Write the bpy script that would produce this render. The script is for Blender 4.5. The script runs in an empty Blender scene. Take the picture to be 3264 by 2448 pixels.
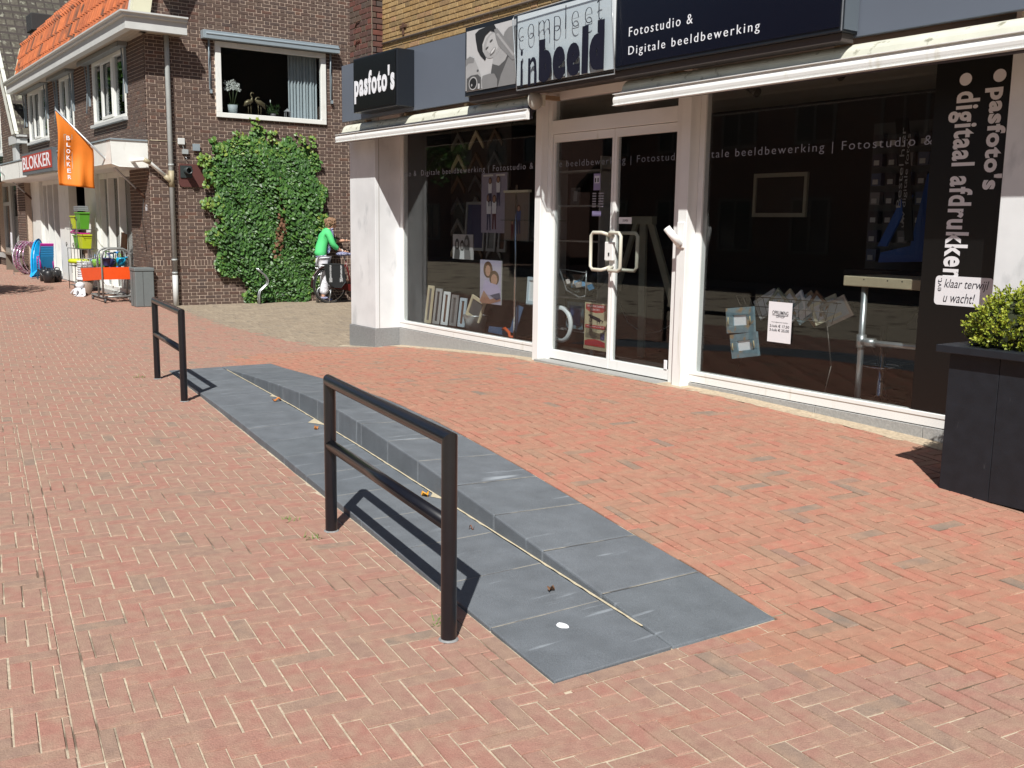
import bpy, bmesh, math, random
import numpy as np
from mathutils import Vector, Matrix
from mathutils.geometry import tessellate_polygon
random.seed(7); rnd=random.random
def ru(a,b): return a+(b-a)*random.random()
S=bpy.context.scene; COL=S.collection
# ------------------------------------------------------------------ camera
# world axes: X along the shop front (towards the viewer's right), Y into the shop, Z up
F_PX=3220.; PW,PH=3264.,2448.; CAM_H=1.58
_pitch=math.atan(509/3220.); _roll=0.0148
_A=np.array([0.576,-0.8175,0.]); _A/=np.linalg.norm(_A); _N=np.array([-_A[1],_A[0],0.])
_f=np.array([0,math.cos(_pitch),-math.sin(_pitch)]); _u0=np.array([0,math.sin(_pitch),math.cos(_pitch)]); _r0=np.array([1.,0,0])
_R=math.cos(_roll)*_r0+math.sin(_roll)*_u0; _U=-math.sin(_roll)*_r0+math.cos(_roll)*_u0
def _L(v): return np.array([v@_A,v@_N,v[2]])
CR,CU,CF=_L(_R),_L(_U),_L(_f)
CPOS=np.array([0,0,CAM_H])
cam=bpy.data.cameras.new('camera'); camo=bpy.data.objects.new('camera',cam); COL.objects.link(camo)
cam.sensor_width=36; cam.lens=36*F_PX/PW; cam.clip_end=2000; cam.clip_start=.05
camo.matrix_world=Matrix(((CR[0],CU[0],-CF[0],0),(CR[1],CU[1],-CF[1],0),(CR[2],CU[2],-CF[2],CAM_H),(0,0,0,1)))
S.camera=camo
def proj(P):
    d=np.array(P,float)-CPOS; w=d@CF
    if w<.05: return (-9999,-9999,w)
    return (PW/2+F_PX*(d@CR)/w, PH/2-F_PX*(d@CU)/w, w)
def proj_many(P):
    d=P-CPOS; w=d@CF; ws=np.where(w<.05,.05,w)
    return PW/2+F_PX*(d@CR)/ws, PH/2-F_PX*(d@CU)/ws, w
# ------------------------------------------------------------------ light
SUN=np.array([.51,-.45,.79]); SUN/=np.linalg.norm(SUN)   # towards the sun
w=bpy.data.worlds.new('World'); S.world=w; w.use_nodes=True
nt=w.node_tree; sky=nt.nodes.new('ShaderNodeTexSky'); sky.sky_type='NISHITA'; sky.sun_disc=False
sky.sun_elevation=math.asin(SUN[2]); sky.sun_rotation=math.atan2(SUN[0],SUN[1]); sky.air_density=1.0; sky.dust_density=.6
bg=nt.nodes['Background']; nt.links.new(sky.outputs[0],bg.inputs[0]); bg.inputs[1].default_value=.05
sl=bpy.data.lights.new('sun','SUN'); sl.energy=4.9; sl.angle=math.radians(.53); sl.color=(1,.972,.925)
so=bpy.data.objects.new('sun',sl); COL.objects.link(so)
so.rotation_euler=Vector((-SUN).tolist()).to_track_quat('-Z','Y').to_euler(); so.location=(10,-10,20)
S.view_settings.view_transform='Standard'; S.view_settings.look='None'; S.view_settings.gamma=1
S.view_settings.exposure=.38; S.view_settings.use_curve_mapping=False
# ------------------------------------------------------------------ materials
MATS={}
def mat(name,col,rough=.6,var=0.,vscale=8.,bump=0.,bscale=60.,metal=0.,spec=.5,coat=0.,col2=None,thr=None,cscale=3.,stretch=None,pal=None,mott=None,grain=0.,coatr=.1,emis=None,own=True):
    """procedural material; pal=list of colours picked per piece (face attribute rnd + object random)"""
    if name in MATS: return MATS[name]
    m=bpy.data.materials.new(name); m.use_nodes=True; t=m.node_tree; n=t.nodes; l=t.links
    b=n['Principled BSDF']; b.inputs['Roughness'].default_value=rough; b.inputs['Metallic'].default_value=metal
    b.inputs['Specular IOR Level'].default_value=spec
    if coat: b.inputs['Coat Weight'].default_value=coat; b.inputs['Coat Roughness'].default_value=coatr
    geo=n.new('ShaderNodeTexCoord'); src=geo.outputs['Object']
    if pal is None:
        gg=n.new('ShaderNodeNewGeometry'); src=gg.outputs['Position']
    else:
        gg=n.new('ShaderNodeNewGeometry'); src=gg.outputs['Position']
    if stretch:
        mp=n.new('ShaderNodeMapping'); mp.inputs['Scale'].default_value=stretch; l.new(src,mp.inputs[0]); src_s=mp.outputs[0]
    else: src_s=src
    if pal:
        at=n.new('ShaderNodeAttribute'); at.attribute_name='rnd'; oi=n.new('ShaderNodeObjectInfo')
        ad=n.new('ShaderNodeMath'); ad.operation='ADD'; l.new(at.outputs['Fac'],ad.inputs[0])
        if own: l.new(oi.outputs['Random'],ad.inputs[1])
        else: ad.inputs[1].default_value=0
        fr=n.new('ShaderNodeMath'); fr.operation='FRACT'; l.new(ad.outputs[0],fr.inputs[0])
        cr=n.new('ShaderNodeValToRGB'); e=cr.color_ramp; 
        while len(e.elements)>1: e.elements.remove(e.elements[-1])
        for i,(p,c) in enumerate(pal):
            if i==0: e.elements[0].position=p; e.elements[0].color=(*c,1)
            else:
                q=e.elements.new(p); q.color=(*c,1)
        l.new(fr.outputs[0],cr.inputs[0]); out=cr.outputs[0]
    else:
        rgb=n.new('ShaderNodeRGB'); rgb.outputs[0].default_value=(*col,1); out=rgb.outputs[0]
    def noise(sc,det=5,src=src):
        x=n.new('ShaderNodeTexNoise'); x.inputs['Scale'].default_value=sc; x.inputs['Detail'].default_value=det; l.new(src,x.inputs['Vector']); return x
    def mulby(out,ns,amt):
        mr=n.new('ShaderNodeMapRange'); mr.inputs[1].default_value=.25; mr.inputs[2].default_value=.75; mr.inputs[3].default_value=1-amt; mr.inputs[4].default_value=1+amt
        l.new(ns.outputs[0],mr.inputs[0]); mx=n.new('ShaderNodeVectorMath'); mx.operation='SCALE'; l.new(out,mx.inputs[0]); l.new(mr.outputs[0],mx.inputs['Scale']); return mx.outputs[0]
    if mott:
        nm=noise(mott[1],3); cm=n.new('ShaderNodeMapRange'); cm.inputs[1].default_value=.38; cm.inputs[2].default_value=.66; cm.inputs[4].default_value=mott[2]
        l.new(nm.outputs[0],cm.inputs[0]); mm=n.new('ShaderNodeMix'); mm.data_type='RGBA'; l.new(cm.outputs[0],mm.inputs[0]); l.new(out,mm.inputs[6]); mm.inputs[7].default_value=(*mott[0],1); out=mm.outputs[2]
    if var: out=mulby(out,noise(vscale),var)
    if grain: out=mulby(out,noise(260,2),grain)
    if col2 is not None:
        ns=noise(cscale,6,src_s); cr2=n.new('ShaderNodeMapRange'); cr2.inputs[1].default_value=thr; cr2.inputs[2].default_value=thr+.1
        l.new(ns.outputs[0],cr2.inputs[0]); mx=n.new('ShaderNodeMix'); mx.data_type='RGBA'
        l.new(cr2.outputs[0],mx.inputs[0]); l.new(out,mx.inputs[6]); mx.inputs[7].default_value=(*col2,1); out=mx.outputs[2]
    l.new(out,b.inputs['Base Color'])
    if bump:
        ns=noise(bscale,4); bp=n.new('ShaderNodeBump'); bp.inputs['Strength'].default_value=bump; bp.inputs['Distance'].default_value=.004
        l.new(ns.outputs[0],bp.inputs['Height']); l.new(bp.outputs[0],b.inputs['Normal'])
    MATS[name]=m; return m
def glass(name,tint=(.75,.78,.78),f0=.06,gmul=1.):
    if name in MATS: return MATS[name]
    m=bpy.data.materials.new(name); m.use_nodes=True; t=m.node_tree; n=t.nodes; l=t.links; n.clear()
    o=n.new('ShaderNodeOutputMaterial'); mx=n.new('ShaderNodeMixShader'); tr=n.new('ShaderNodeBsdfTransparent'); gl=n.new('ShaderNodeBsdfGlossy')
    tr.inputs[0].default_value=(*tint,1); gl.inputs['Roughness'].default_value=.0
    g=n.new('ShaderNodeNewGeometry'); dt=n.new('ShaderNodeVectorMath'); dt.operation='DOT_PRODUCT'; l.new(g.outputs['Incoming'],dt.inputs[0]); l.new(g.outputs['Normal'],dt.inputs[1])
    def M(op,a,b=None):
        x=n.new('ShaderNodeMath'); x.operation=op
        for i,v in enumerate((a,b)):
            if v is None: continue
            if isinstance(v,(int,float)): x.inputs[i].default_value=v
            else: l.new(v,x.inputs[i])
        return x.outputs[0]
    ab=M('ABSOLUTE',dt.outputs['Value']); p=M('POWER',M('SUBTRACT',1.,ab),5.); r=M('ADD',M('MULTIPLY',p,(1-f0)*gmul),f0)
    l.new(r,mx.inputs[0]); l.new(tr.outputs[0],mx.inputs[1]); l.new(gl.outputs[0],mx.inputs[2]); l.new(mx.outputs[0],o.inputs[0])
    MATS[name]=m; return m
# palette materials
PAVE=mat('pave_brick',None,.85,var=.10,vscale=22,bump=.7,bscale=140,grain=.20,spec=.2,mott=((.33,.225,.165),11,.75),
  pal=[(0,(.35,.175,.137)),(.3,(.342,.185,.145)),(.6,(.332,.192,.15)),(.85,(.312,.192,.15)),(.95,(.285,.192,.15)),(.985,(.24,.188,.15)),(1,(.355,.172,.13))])
PAVEF=mat('forecourt_brick',None,.85,var=.10,vscale=22,bump=.7,bscale=140,grain=.18,spec=.2,mott=((.37,.225,.155),10,.65),
  pal=[(0,(.40,.165,.12)),(.3,(.385,.178,.125)),(.6,(.37,.185,.13)),(.85,(.34,.185,.13)),(.94,(.30,.19,.135)),(.98,(.225,.18,.145)),(1,(.41,.16,.11))])
JOINT=mat('joint_sand',(.47,.40,.30),.95,var=.3,vscale=40,bump=.6,bscale=200,col2=(.16,.12,.09),thr=.56,cscale=2.2,spec=.1)
JOINTD=mat('joint_dark_sand',(.13,.10,.07),.95,var=.3,vscale=40,bump=.6,bscale=200,col2=(.50,.42,.30),thr=.60,cscale=2.0,spec=.1)
FARG=mat('far_ground',(.27,.165,.12),.9,var=.15,vscale=5)
GREYP=mat('grey_paver',None,.9,var=.14,vscale=25,bump=.6,bscale=120,grain=.22,spec=.15,
  pal=[(0,(.30,.245,.18)),(.4,(.27,.22,.165)),(.7,(.33,.27,.20)),(1,(.24,.20,.155))])
SLAB=mat('slab_stone',None,.7,var=.16,vscale=7,bump=.7,bscale=200,grain=.26,spec=.35,
  pal=[(0,(.118,.133,.148)),(.5,(.142,.156,.172)),(1,(.128,.143,.157))],col2=(.31,.34,.37),thr=.645,cscale=1.6,stretch=(9,1.1,2))
BRB=mat('brown_wall_brick',None,.85,var=.15,vscale=18,bump=.5,bscale=90,grain=.14,spec=.2,
  pal=[(0,(.120,.080,.065)),(.3,(.104,.072,.060)),(.6,(.130,.092,.073)),(.85,(.093,.068,.060)),(.96,(.130,.074,.057)),(1,(.15,.088,.065))])
MORT=mat('mortar',(.56,.45,.36),.95,var=.15,vscale=30,bump=.4,spec=.1)
YEL=mat('yellow_brick',None,.85,var=.2,vscale=30,bump=1.,bscale=70,grain=.18,spec=.2,
  pal=[(0,(.36,.235,.10)),(.3,(.30,.195,.09)),(.6,(.39,.27,.13)),(.8,(.22,.155,.08)),(1,(.36,.22,.12))])
PIER=mat('pier_brick',None,.8,var=.2,vscale=20,bump=.6,bscale=90,grain=.15,spec=.2,
  pal=[(0,(.135,.062,.05)),(.3,(.09,.058,.05)),(.6,(.16,.062,.048)),(.75,(.085,.07,.065)),(1,(.115,.08,.06))])
GMORT=mat('grey_mortar',(.30,.26,.20),.95,var=.2,vscale=30,bump=.5)
ORT=mat('orange_tile',None,.7,var=.22,vscale=9,bump=.4,bscale=60,grain=.1,spec=.3,
  pal=[(0,(.42,.115,.042)),(.4,(.47,.14,.05)),(.7,(.37,.105,.042)),(.9,(.28,.095,.045)),(1,(.10,.055,.04))],col2=(.09,.05,.035),thr=.60,cscale=2.2)
GRT=mat('grey_tile',None,.95,var=.3,vscale=14,bump=.8,bscale=40,grain=.15,spec=.1,
  pal=[(0,(.085,.08,.065)),(.5,(.11,.10,.08)),(1,(.07,.062,.055))],col2=(.27,.265,.21),thr=.565,cscale=6)
WHITE=mat('white_paint',(.76,.77,.73),.4,var=.05,vscale=6,spec=.4,col2=(.60,.60,.54),thr=.66,cscale=3,stretch=(3,3,.5))
WHITE2=mat('white_aluminium',(.80,.81,.79),.33,var=.04,vscale=3,spec=.5,col2=(.66,.65,.58),thr=.64,cscale=3,stretch=(4,4,.4))
CREAM=mat('cream_paint',(.66,.64,.47),.5,var=.04,vscale=6)
GREYW=mat('grey_white_board',(.50,.51,.50),.5,var=.05,vscale=8)
GPAINT=mat('grey_blue_metal',(.25,.30,.33),.4,var=.05,vscale=8)
PVC=mat('grey_pvc',(.36,.38,.37),.4,var=.12,vscale=9)
MARB=mat('marble',(.70,.715,.72),.3,var=.10,vscale=3,col2=(.54,.56,.57),thr=.585,cscale=5,stretch=(1,1,.45),spec=.5)
PLINTH=mat('plinth_stone',(.22,.225,.225),.7,var=.22,vscale=60,bump=.3,grain=.2)
PLINTH2=mat('window_plinth_stone',(.33,.33,.32),.75,var=.18,vscale=60,bump=.4,grain=.2)
FASC=mat('fascia_panel',(.125,.145,.18),.33,var=.03,vscale=3,spec=.45)
BLACK=mat('black_gloss_paint',(.006,.006,.009),.30,spec=.5,coat=.25,coatr=.12,var=.2,vscale=20,col2=(.06,.05,.045),thr=.74,cscale=30)
NAVY=mat('sign_navy',(.0045,.0055,.0125),.25,spec=.5)
NAVY2=mat('sign_case_dark',(.012,.015,.02),.35,spec=.5)
SIGNW=mat('sign_white',(.72,.76,.78),.4)
INK=mat('ink_black',(.008,.008,.018),.4)
LETW=mat('letter_white',(.82,.84,.88),.4)
VINYL=mat('vinyl_grey',(.30,.32,.38),.5)
VINW=mat('vinyl_white',(.74,.74,.76),.5)
VBLK=mat('vinyl_black',(.004,.004,.004),.35)
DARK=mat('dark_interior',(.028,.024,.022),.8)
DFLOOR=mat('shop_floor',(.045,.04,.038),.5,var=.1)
CEIL=mat('shop_ceiling',(.42,.38,.33),.8)
STEEL=mat('galvanised_steel',(.45,.47,.48),.38,metal=.75,var=.12,vscale=14)
CHROME=mat('chrome',(.6,.6,.62),.15,metal=1.)
WOODP=mat('pale_wood',(.52,.45,.31),.6,var=.12,vscale=12)
WOODG=mat('grey_green_wood',(.22,.23,.18),.6,var=.08,vscale=12)
BLUEW=mat('weathered_blue_wood',(.16,.24,.28),.7,var=.2,vscale=20,col2=(.30,.21,.12),thr=.54,cscale=12)
WGLASS=glass('window_glass',(.86,.88,.88),.042)
UGLASS=glass('upstairs_glass',(.75,.78,.80),.09)
PLEXI=glass('plexiglass',(.93,.95,.96),.035)
RUST=mat('rust_brown',(.10,.05,.03),.8)
def pm(name,c,rough=.5,**k): return mat(name,c,rough,var=.05,vscale=10,**k)
# ------------------------------------------------------------------ mesh builder
class MB:
    def __init__(s): s.v=[];s.f=[];s.m=[];s.r=[];s.sm=[]
    def add(s,vs,fs,m=0,r=0.,sm=False):
        o=len(s.v); s.v.extend([tuple(map(float,v)) for v in vs]); s.f.extend([tuple(i+o for i in f) for f in fs]); k=len(fs)
        s.m.extend([m]*k); s.r.extend([r]*k); s.sm.extend([sm]*k); return s
    def box(s,x0,x1,y0,y1,z0,z1,m=0,r=0.):
        if x0>x1:x0,x1=x1,x0
        if y0>y1:y0,y1=y1,y0
        if z0>z1:z0,z1=z1,z0
        return s.add([(x0,y0,z0),(x1,y0,z0),(x1,y1,z0),(x0,y1,z0),(x0,y0,z1),(x1,y0,z1),(x1,y1,z1),(x0,y1,z1)],
          [(0,3,2,1),(4,5,6,7),(0,1,5,4),(1,2,6,5),(2,3,7,6),(3,0,4,7)],m,r)
    def obox(s,c,size,ang=0.,m=0,tilt=0.,r=0.):
        """box centred at c, rotated ang about z, tilted about its own x"""
        M=Matrix.Rotation(ang,3,'Z')@Matrix.Rotation(tilt,3,'X'); a,b,d=[q/2 for q in size]; vs=[]
        for z in(-d,d):
            for x,y in((-a,-b),(a,-b),(a,b),(-a,b)): vs.append(Vector(c)+M@Vector((x,y,z)))
        return s.add(vs,[(0,3,2,1),(4,5,6,7),(0,1,5,4),(1,2,6,5),(2,3,7,6),(3,0,4,7)],m,r)
    def prism(s,pts,d,m=0,r=0.):
        """polygon (3d pts) extruded by vector d"""
        n=len(pts); P=[Vector(p) for p in pts]; D=Vector(d); vs=P+[p+D for p in P]
        nf=[(i,(i+1)%n,(i+1)%n+n,i+n) for i in range(n)]
        tri=tessellate_polygon([P])
        fs=[tuple(t) for t in tri]+[tuple(x+n for x in reversed(t)) for t in tri]+nf
        return s.add(vs,fs,m,r)
    def flat(s,pts,m=0,r=0.):
        tri=tessellate_polygon([[Vector(p) for p in pts]]); return s.add(pts,[tuple(t) for t in tri],m,r)
    def tube(s,path,rad,n=10,m=0,cap=True,closed=False,sm=True):
        P=[Vector(p) for p in path]; k=len(P); rs=rad if isinstance(rad,(list,tuple)) else [rad]*k
        vs=[]; up=None
        for i in range(k):
            if closed: d=(P[(i+1)%k]-P[i-1])
            else: d=(P[min(i+1,k-1)]-P[max(i-1,0)])
            d=d.normalized() if d.length>1e-9 else Vector((0,0,1))
            if up is None:
                up=Vector((0,0,1)) if abs(d.z)<.9 else Vector((1,0,0))
            a=d.cross(up); 
            if a.length<1e-6: a=d.orthogonal()
            a.normalize(); b=a.cross(d).normalized(); up=b
            sc=1.
            if 0<i<k-1:
                c=(P[i]-P[i-1]).normalized().dot((P[i+1]-P[i]).normalized()); 
                if c<.98 and c>-.5: sc=1.
            for j in range(n):
                t=2*math.pi*j/n; vs.append(P[i]+(a*math.cos(t)+b*math.sin(t))*rs[i]*sc)
        fs=[]
        for i in range(k if closed else k-1):
            i2=(i+1)%k
            for j in range(n): fs.append((i*n+j,i2*n+j,i2*n+(j+1)%n,i*n+(j+1)%n))
        s.add(vs,fs,m,0.,sm)
        if cap and not closed:
            o=len(s.v)-len(vs)
            s.f.append(tuple(o+j for j in range(n))); s.f.append(tuple(o+(k-1)*n+j for j in reversed(range(n))))
            s.m+= [m,m]; s.r+=[0.,0.]; s.sm+=[False,False]
        return s
    def lathe(s,c,prof,n=20,m=0,axis='z',sm=True):
        vs=[];fs=[];c=Vector(c)
        for r_,h in prof:
            for j in range(n):
                t=2*math.pi*j/n; a,b=r_*math.cos(t),r_*math.sin(t)
                vs.append(c+(Vector((a,b,h)) if axis=='z' else Vector((a,h,b)) if axis=='y' else Vector((h,a,b))))
        for i in range(len(prof)-1):
            for j in range(n): fs.append((i*n+j,i*n+(j+1)%n,(i+1)*n+(j+1)%n,(i+1)*n+j))
        return s.add(vs,fs,m,0.,sm)
    def ball(s,c,r,n=12,m=0):
        if not isinstance(r,(list,tuple)): r=(r,r,r)
        prof=[(math.sin(math.pi*i/(n//2)),-math.cos(math.pi*i/(n//2))) for i in range(n//2+1)]
        vs=[];fs=[]
        for a,h in prof:
            for j in range(n): t=2*math.pi*j/n; vs.append((c[0]+r[0]*a*math.cos(t),c[1]+r[1]*a*math.sin(t),c[2]+r[2]*h))
        for i in range(len(prof)-1):
            for j in range(n): fs.append((i*n+j,i*n+(j+1)%n,(i+1)*n+(j+1)%n,(i+1)*n+j))
        return s.add(vs,fs,m,0.,True)
    def mesh(s,name,mats,off=(0,0,0)):
        me=bpy.data.meshes.new(name); V=[(a-off[0],b-off[1],c-off[2]) for a,b,c in s.v]
        me.from_pydata(V,[],s.f)
        for x in (mats if isinstance(mats,(list,tuple)) else [mats]): me.materials.append(x)
        me.polygons.foreach_set('material_index',s.m); me.polygons.foreach_set('use_smooth',s.sm)
        if any(s.r):
            a=me.attributes.new('rnd','FLOAT','FACE'); a.data.foreach_set('value',s.r)
        me.update(); return me
    def build(s,name,mats,parent=None,bevel=0.,seg=2,off=None):
        if off is None: off=woff(parent)
        me=s.mesh(name,mats,off); 
        o=bpy.data.objects.new(name,me); COL.objects.link(o); o.parent=parent
        if bevel:
            b=o.modifiers.new('bevel','BEVEL'); b.width=bevel; b.segments=seg; b.limit_method='ANGLE'; b.angle_limit=math.radians(40)
        return o
def woff(p):
    o=Vector((0,0,0))
    while p is not None: o+=p.location; p=p.parent
    return o
def thing(name,label,cat,loc,rz=0,group=None):
    o=bpy.data.objects.new(name,None); COL.objects.link(o); o.location=loc; o.rotation_euler=(0,0,rz)
    o['label']=label; o['category']=cat; o.empty_display_size=.2
    if group: o['group']=group
    return o
def tag(o,label,cat,group=None):
    o['label']=label; o['category']=cat
    if group: o['group']=group
    return o
def struct(o): o['kind']='structure'; return o
def stuff(o): o['kind']='stuff'; return o
def inst(name,me,parent,loc,rot=(0,0,0),sc=(1,1,1),off=None):
    o=bpy.data.objects.new(name,me); COL.objects.link(o); o.parent=parent
    if off is None: off=woff(parent)
    o.location=Vector(loc)-Vector(off); o.rotation_euler=rot; o.scale=sc; return o
def copy_tree(root,loc,rz=None,label=None):
    def cp(o,par):
        c=o.copy(); COL.objects.link(c); c.parent=par
        for ch in list(o.children): cp(ch,c)
        return c
    r=cp(root,None); r.location=loc
    if rz is not None: r.rotation_euler=(0,0,rz)
    if label: r['label']=label
    return r
def text_mesh(txt,name,m,parent,plane,a0,a1,b0,b1,d,offset=0.,extr=.002,rot=0,shear=0.,keep=False,spacing=1.):
    """lettering fitted to a rectangle. plane 'y': a=x,b=z at y=d (facing -Y); 'x': a=y,b=z at x=d (facing +X)"""
    cu=bpy.data.curves.new('t','FONT'); cu.body=txt; cu.offset=offset; cu.extrude=.0; cu.shear=shear; cu.space_character=spacing; cu.resolution_u=4
    o=bpy.data.objects.new('t',cu); COL.objects.link(o); dg=bpy.context.evaluated_depsgraph_get(); me=bpy.data.meshes.new_from_object(o.evaluated_get(dg))
    bpy.data.objects.remove(o); bpy.data.curves.remove(cu)
    V=np.array([v.co[:2] for v in me.vertices]); P=[tuple(p.vertices) for p in me.polygons]; bpy.data.meshes.remove(me)
    if rot==-90: V=np.stack([V[:,1],-V[:,0]],1)
    if rot==90: V=np.stack([-V[:,1],V[:,0]],1)
    mn,mx=V.min(0),V.max(0); V=(V-mn)/(mx-mn); a=a0+V[:,0]*(a1-a0); b=b0+V[:,1]*(b1-b0)
    off=woff(parent); mb=MB()
    n=len(a)
    if plane=='y': fr=[(a[i],d,b[i]) for i in range(n)]; bk=[(a[i],d+extr,b[i]) for i in range(n)]
    else: fr=[(d,a[i],b[i]) for i in range(n)]; bk=[(d-extr,a[i],b[i]) for i in range(n)]
    mb.add(fr,P)
    if extr>.0015:
        # side walls on boundary edges
        cnt={}
        for p in P:
            for i in range(len(p)):
                e=(p[i],p[(i+1)%len(p)]); cnt[e]=1
        sd=[(e[1],e[0],e[0]+n,e[1]+n) for e in cnt if (e[1],e[0]) not in cnt]
        mb.v.extend([tuple(map(float,q)) for q in bk]); mb.f.extend(sd); k=len(sd); mb.m+=[0]*k; mb.r+=[0.]*k; mb.sm+=[False]*k
    return mb.build(name,m,parent)
def prints(name,parent,plane,a0,a1,b0,b1,d,shapes,step=.0006,sgn=-1):
    """flat print: list of (colour material, polygon in 0..1) laid 0.6 mm over each other"""
    mb=MB(); ml=[]
    for i,(m,poly) in enumerate(shapes):
        if m not in ml: ml.append(m)
        q=d+sgn*step*(i+1) if plane=='y' else d-sgn*step*(i+1)
        pts=[(a0+u*(a1-a0),q,b0+v*(b1-b0)) if plane=='y' else (q,a0+u*(a1-a0),b0+v*(b1-b0)) for u,v in poly]
        mb.flat(pts,ml.index(m))
    return mb.build(name,ml,parent)
def ell(cx,cy,rx,ry,t=0.,n=20):
    return [(cx+rx*math.cos(a)*math.cos(t)-ry*math.sin(a)*math.sin(t),cy+rx*math.cos(a)*math.sin(t)+ry*math.sin(a)*math.cos(t)) for a in [2*math.pi*i/n for i in range(n)]]
RECT=[(0,0),(1,0),(1,1),(0,1)]
def rects_minus(x0,x1,z0,z1,holes):
    xs=sorted({x0,x1}|{min(max(h[i],x0),x1) for h in holes for i in (0,1)}); zs=sorted({z0,z1}|{min(max(h[i],z0),z1) for h in holes for i in (2,3)})
    out=[]
    for i in range(len(xs)-1):
        for j in range(len(zs)-1):
            cx,cz=(xs[i]+xs[i+1])/2,(zs[j]+zs[j+1])/2
            if xs[i+1]-xs[i]<1e-6 or zs[j+1]-zs[j]<1e-6: continue
            if not any(h[0]<cx<h[1] and h[2]<cz<h[3] for h in holes): out.append((xs[i],xs[i+1],zs[j],zs[j+1]))
    return out
# unit brick, 5 visible faces + chamfer, front at -y
def unit_brick(name,m,ch=(.02,.0,.08)):
    mb=MB(); a,b=.5,.5; ca,cb=ch[0],ch[2]
    vs=[(-a,0,-b),(a,0,-b),(a,0,b),(-a,0,b), (-a,-.75,-b),(a,-.75,-b),(a,-.75,b),(-a,-.75,b), (-a+ca,-1,-b+cb),(a-ca,-1,-b+cb),(a-ca,-1,b-cb),(-a+ca,-1,b-cb)]
    fs=[(8,9,10,11),(4,5,9,8),(5,6,10,9),(6,7,11,10),(7,4,8,11),(0,1,5,4),(1,2,6,5),(2,3,7,6),(3,0,4,7)]
    mb.add(vs,fs); return mb.mesh(name,m)
def brick_wall(parent,axis,c,u0,u1,z0,z1,brick_m,mort_m,L=.2,H=.0605,holes=(),J=.009,proud=.006,pick=300,inside=None,soldier=None,thick=.1,wall_name='mortar_bed',keepout=None,sgn=-1,noback=False):
    """axis 'y': wall in plane y=c facing -Y, u=x ; axis 'x': plane x=c facing +X, u=y. Bricks are laid as parts, the rest joined"""
    hd=L/2
    if not noback:
        mb=MB()
        for r in rects_minus(u0,u1,z0,z1,holes):
            if axis=='y': mb.box(r[0],r[1],c,c+thick,r[2],r[3])
            else: mb.box(c-thick,c,r[0],r[1],r[2],r[3])
        mb.build(wall_name,mort_m,parent)
    P=[]; z=z0; k=0; zz=[]
    while z<z1-.01:
        h=H
        if soldier and abs(z-soldier)<H*.5: h=L*.5; zz.append((z,h,1))
        else: zz.append((z,h,0))
        z+=h
    for k,(z,h,so_) in enumerate(zz):
        zt=min(z+h,z1); iv=[(u0,u1)]
        for hh in holes:
            if hh[2]<(z+zt)/2<hh[3]:
                nv=[]
                for a,b in iv:
                    if hh[1]<=a or hh[0]>=b: nv.append((a,b))
                    else:
                        if hh[0]>a: nv.append((a,hh[0]))
                        if hh[1]<b: nv.append((hh[1],b))
                iv=nv
        u=(u0 if axis=='x' else u1-math.ceil((u1-u0)/(1.5*L))*1.5*L)-(.0 if k%2 else .75*L)
        seq=0
        while u<u1:
            l=H if so_ else (L if seq%2==0 else hd)
            a,b=u+J/2,u+l-J/2
            for p,q in iv:
                aa,bb=max(a,p),min(b,q)
                if bb-aa>.015:
                    if inside is None or inside((aa+bb)/2,(z+zt)/2): P.append((aa,bb,z+J/2,zt-J/2))
            u+=l; seq+=1
    arr=np.array(P)
    if len(arr)==0: return
    cu,cz=(arr[:,0]+arr[:,1])/2,(arr[:,2]+arr[:,3])/2
    pts=np.stack([cu,np.full(len(cu),c),cz],1) if axis=='y' else np.stack([np.full(len(cu),c),cu,cz],1)
    px,py,w_=proj_many(pts); vis=(px>-10)&(px<PW+10)&(py>-10)&(py<PH+10)&(w_>0)
    if keepout is not None: vis&=~np.array([keepout(a,b) for a,b in zip(px,py)])
    score=np.where(vis,(arr[:,1]-arr[:,0])*(arr[:,3]-arr[:,2])/np.maximum(w_,.1)**2,0); order=np.argsort(-score); chosen=set(i for i in order[:pick] if score[i]>0)
    # cull far outside
    near=(px>-900)&(px<PW+900)&(py>-1500)&(py<PH+800)&(w_>0)
    U=unit_brick('brick',brick_m,(.02,0,.09)); mb=MB()
    for i,(a,b,p,q) in enumerate(P):
        if not near[i]: continue
        pr=proud+ru(-.0015,.002); s1,s2=ru(-.001,.001),ru(-.001,.001)
        if i in chosen:
            loc=((a+b)/2,c,(p+q)/2) if axis=='y' else (c,(a+b)/2,(p+q)/2)
            inst('brick',U,parent,loc,(0,0,0 if axis=='y' else math.pi/2),(b-a,pr,q-p))
        else:
            ca,cb=.003,.004; r=rnd()*.999+.001
            if axis=='y': T=lambda u_,d,z_:(u_,c-d,z_)
            else: T=lambda u_,d,z_:(c+d,u_,z_)
            vs=[T(a,0,p),T(b,0,p),T(b,0,q),T(a,0,q),T(a+ca,pr,p+cb),T(b-ca,pr,p+cb),T(b-ca,pr,q-cb),T(a+ca,pr,q-cb)]
            mb.add(vs,[(4,5,6,7),(0,1,5,4),(1,2,6,5),(2,3,7,6),(3,0,4,7)],0,r)
    if mb.f: stuff(mb.build('brickwork',brick_m,parent))
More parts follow.
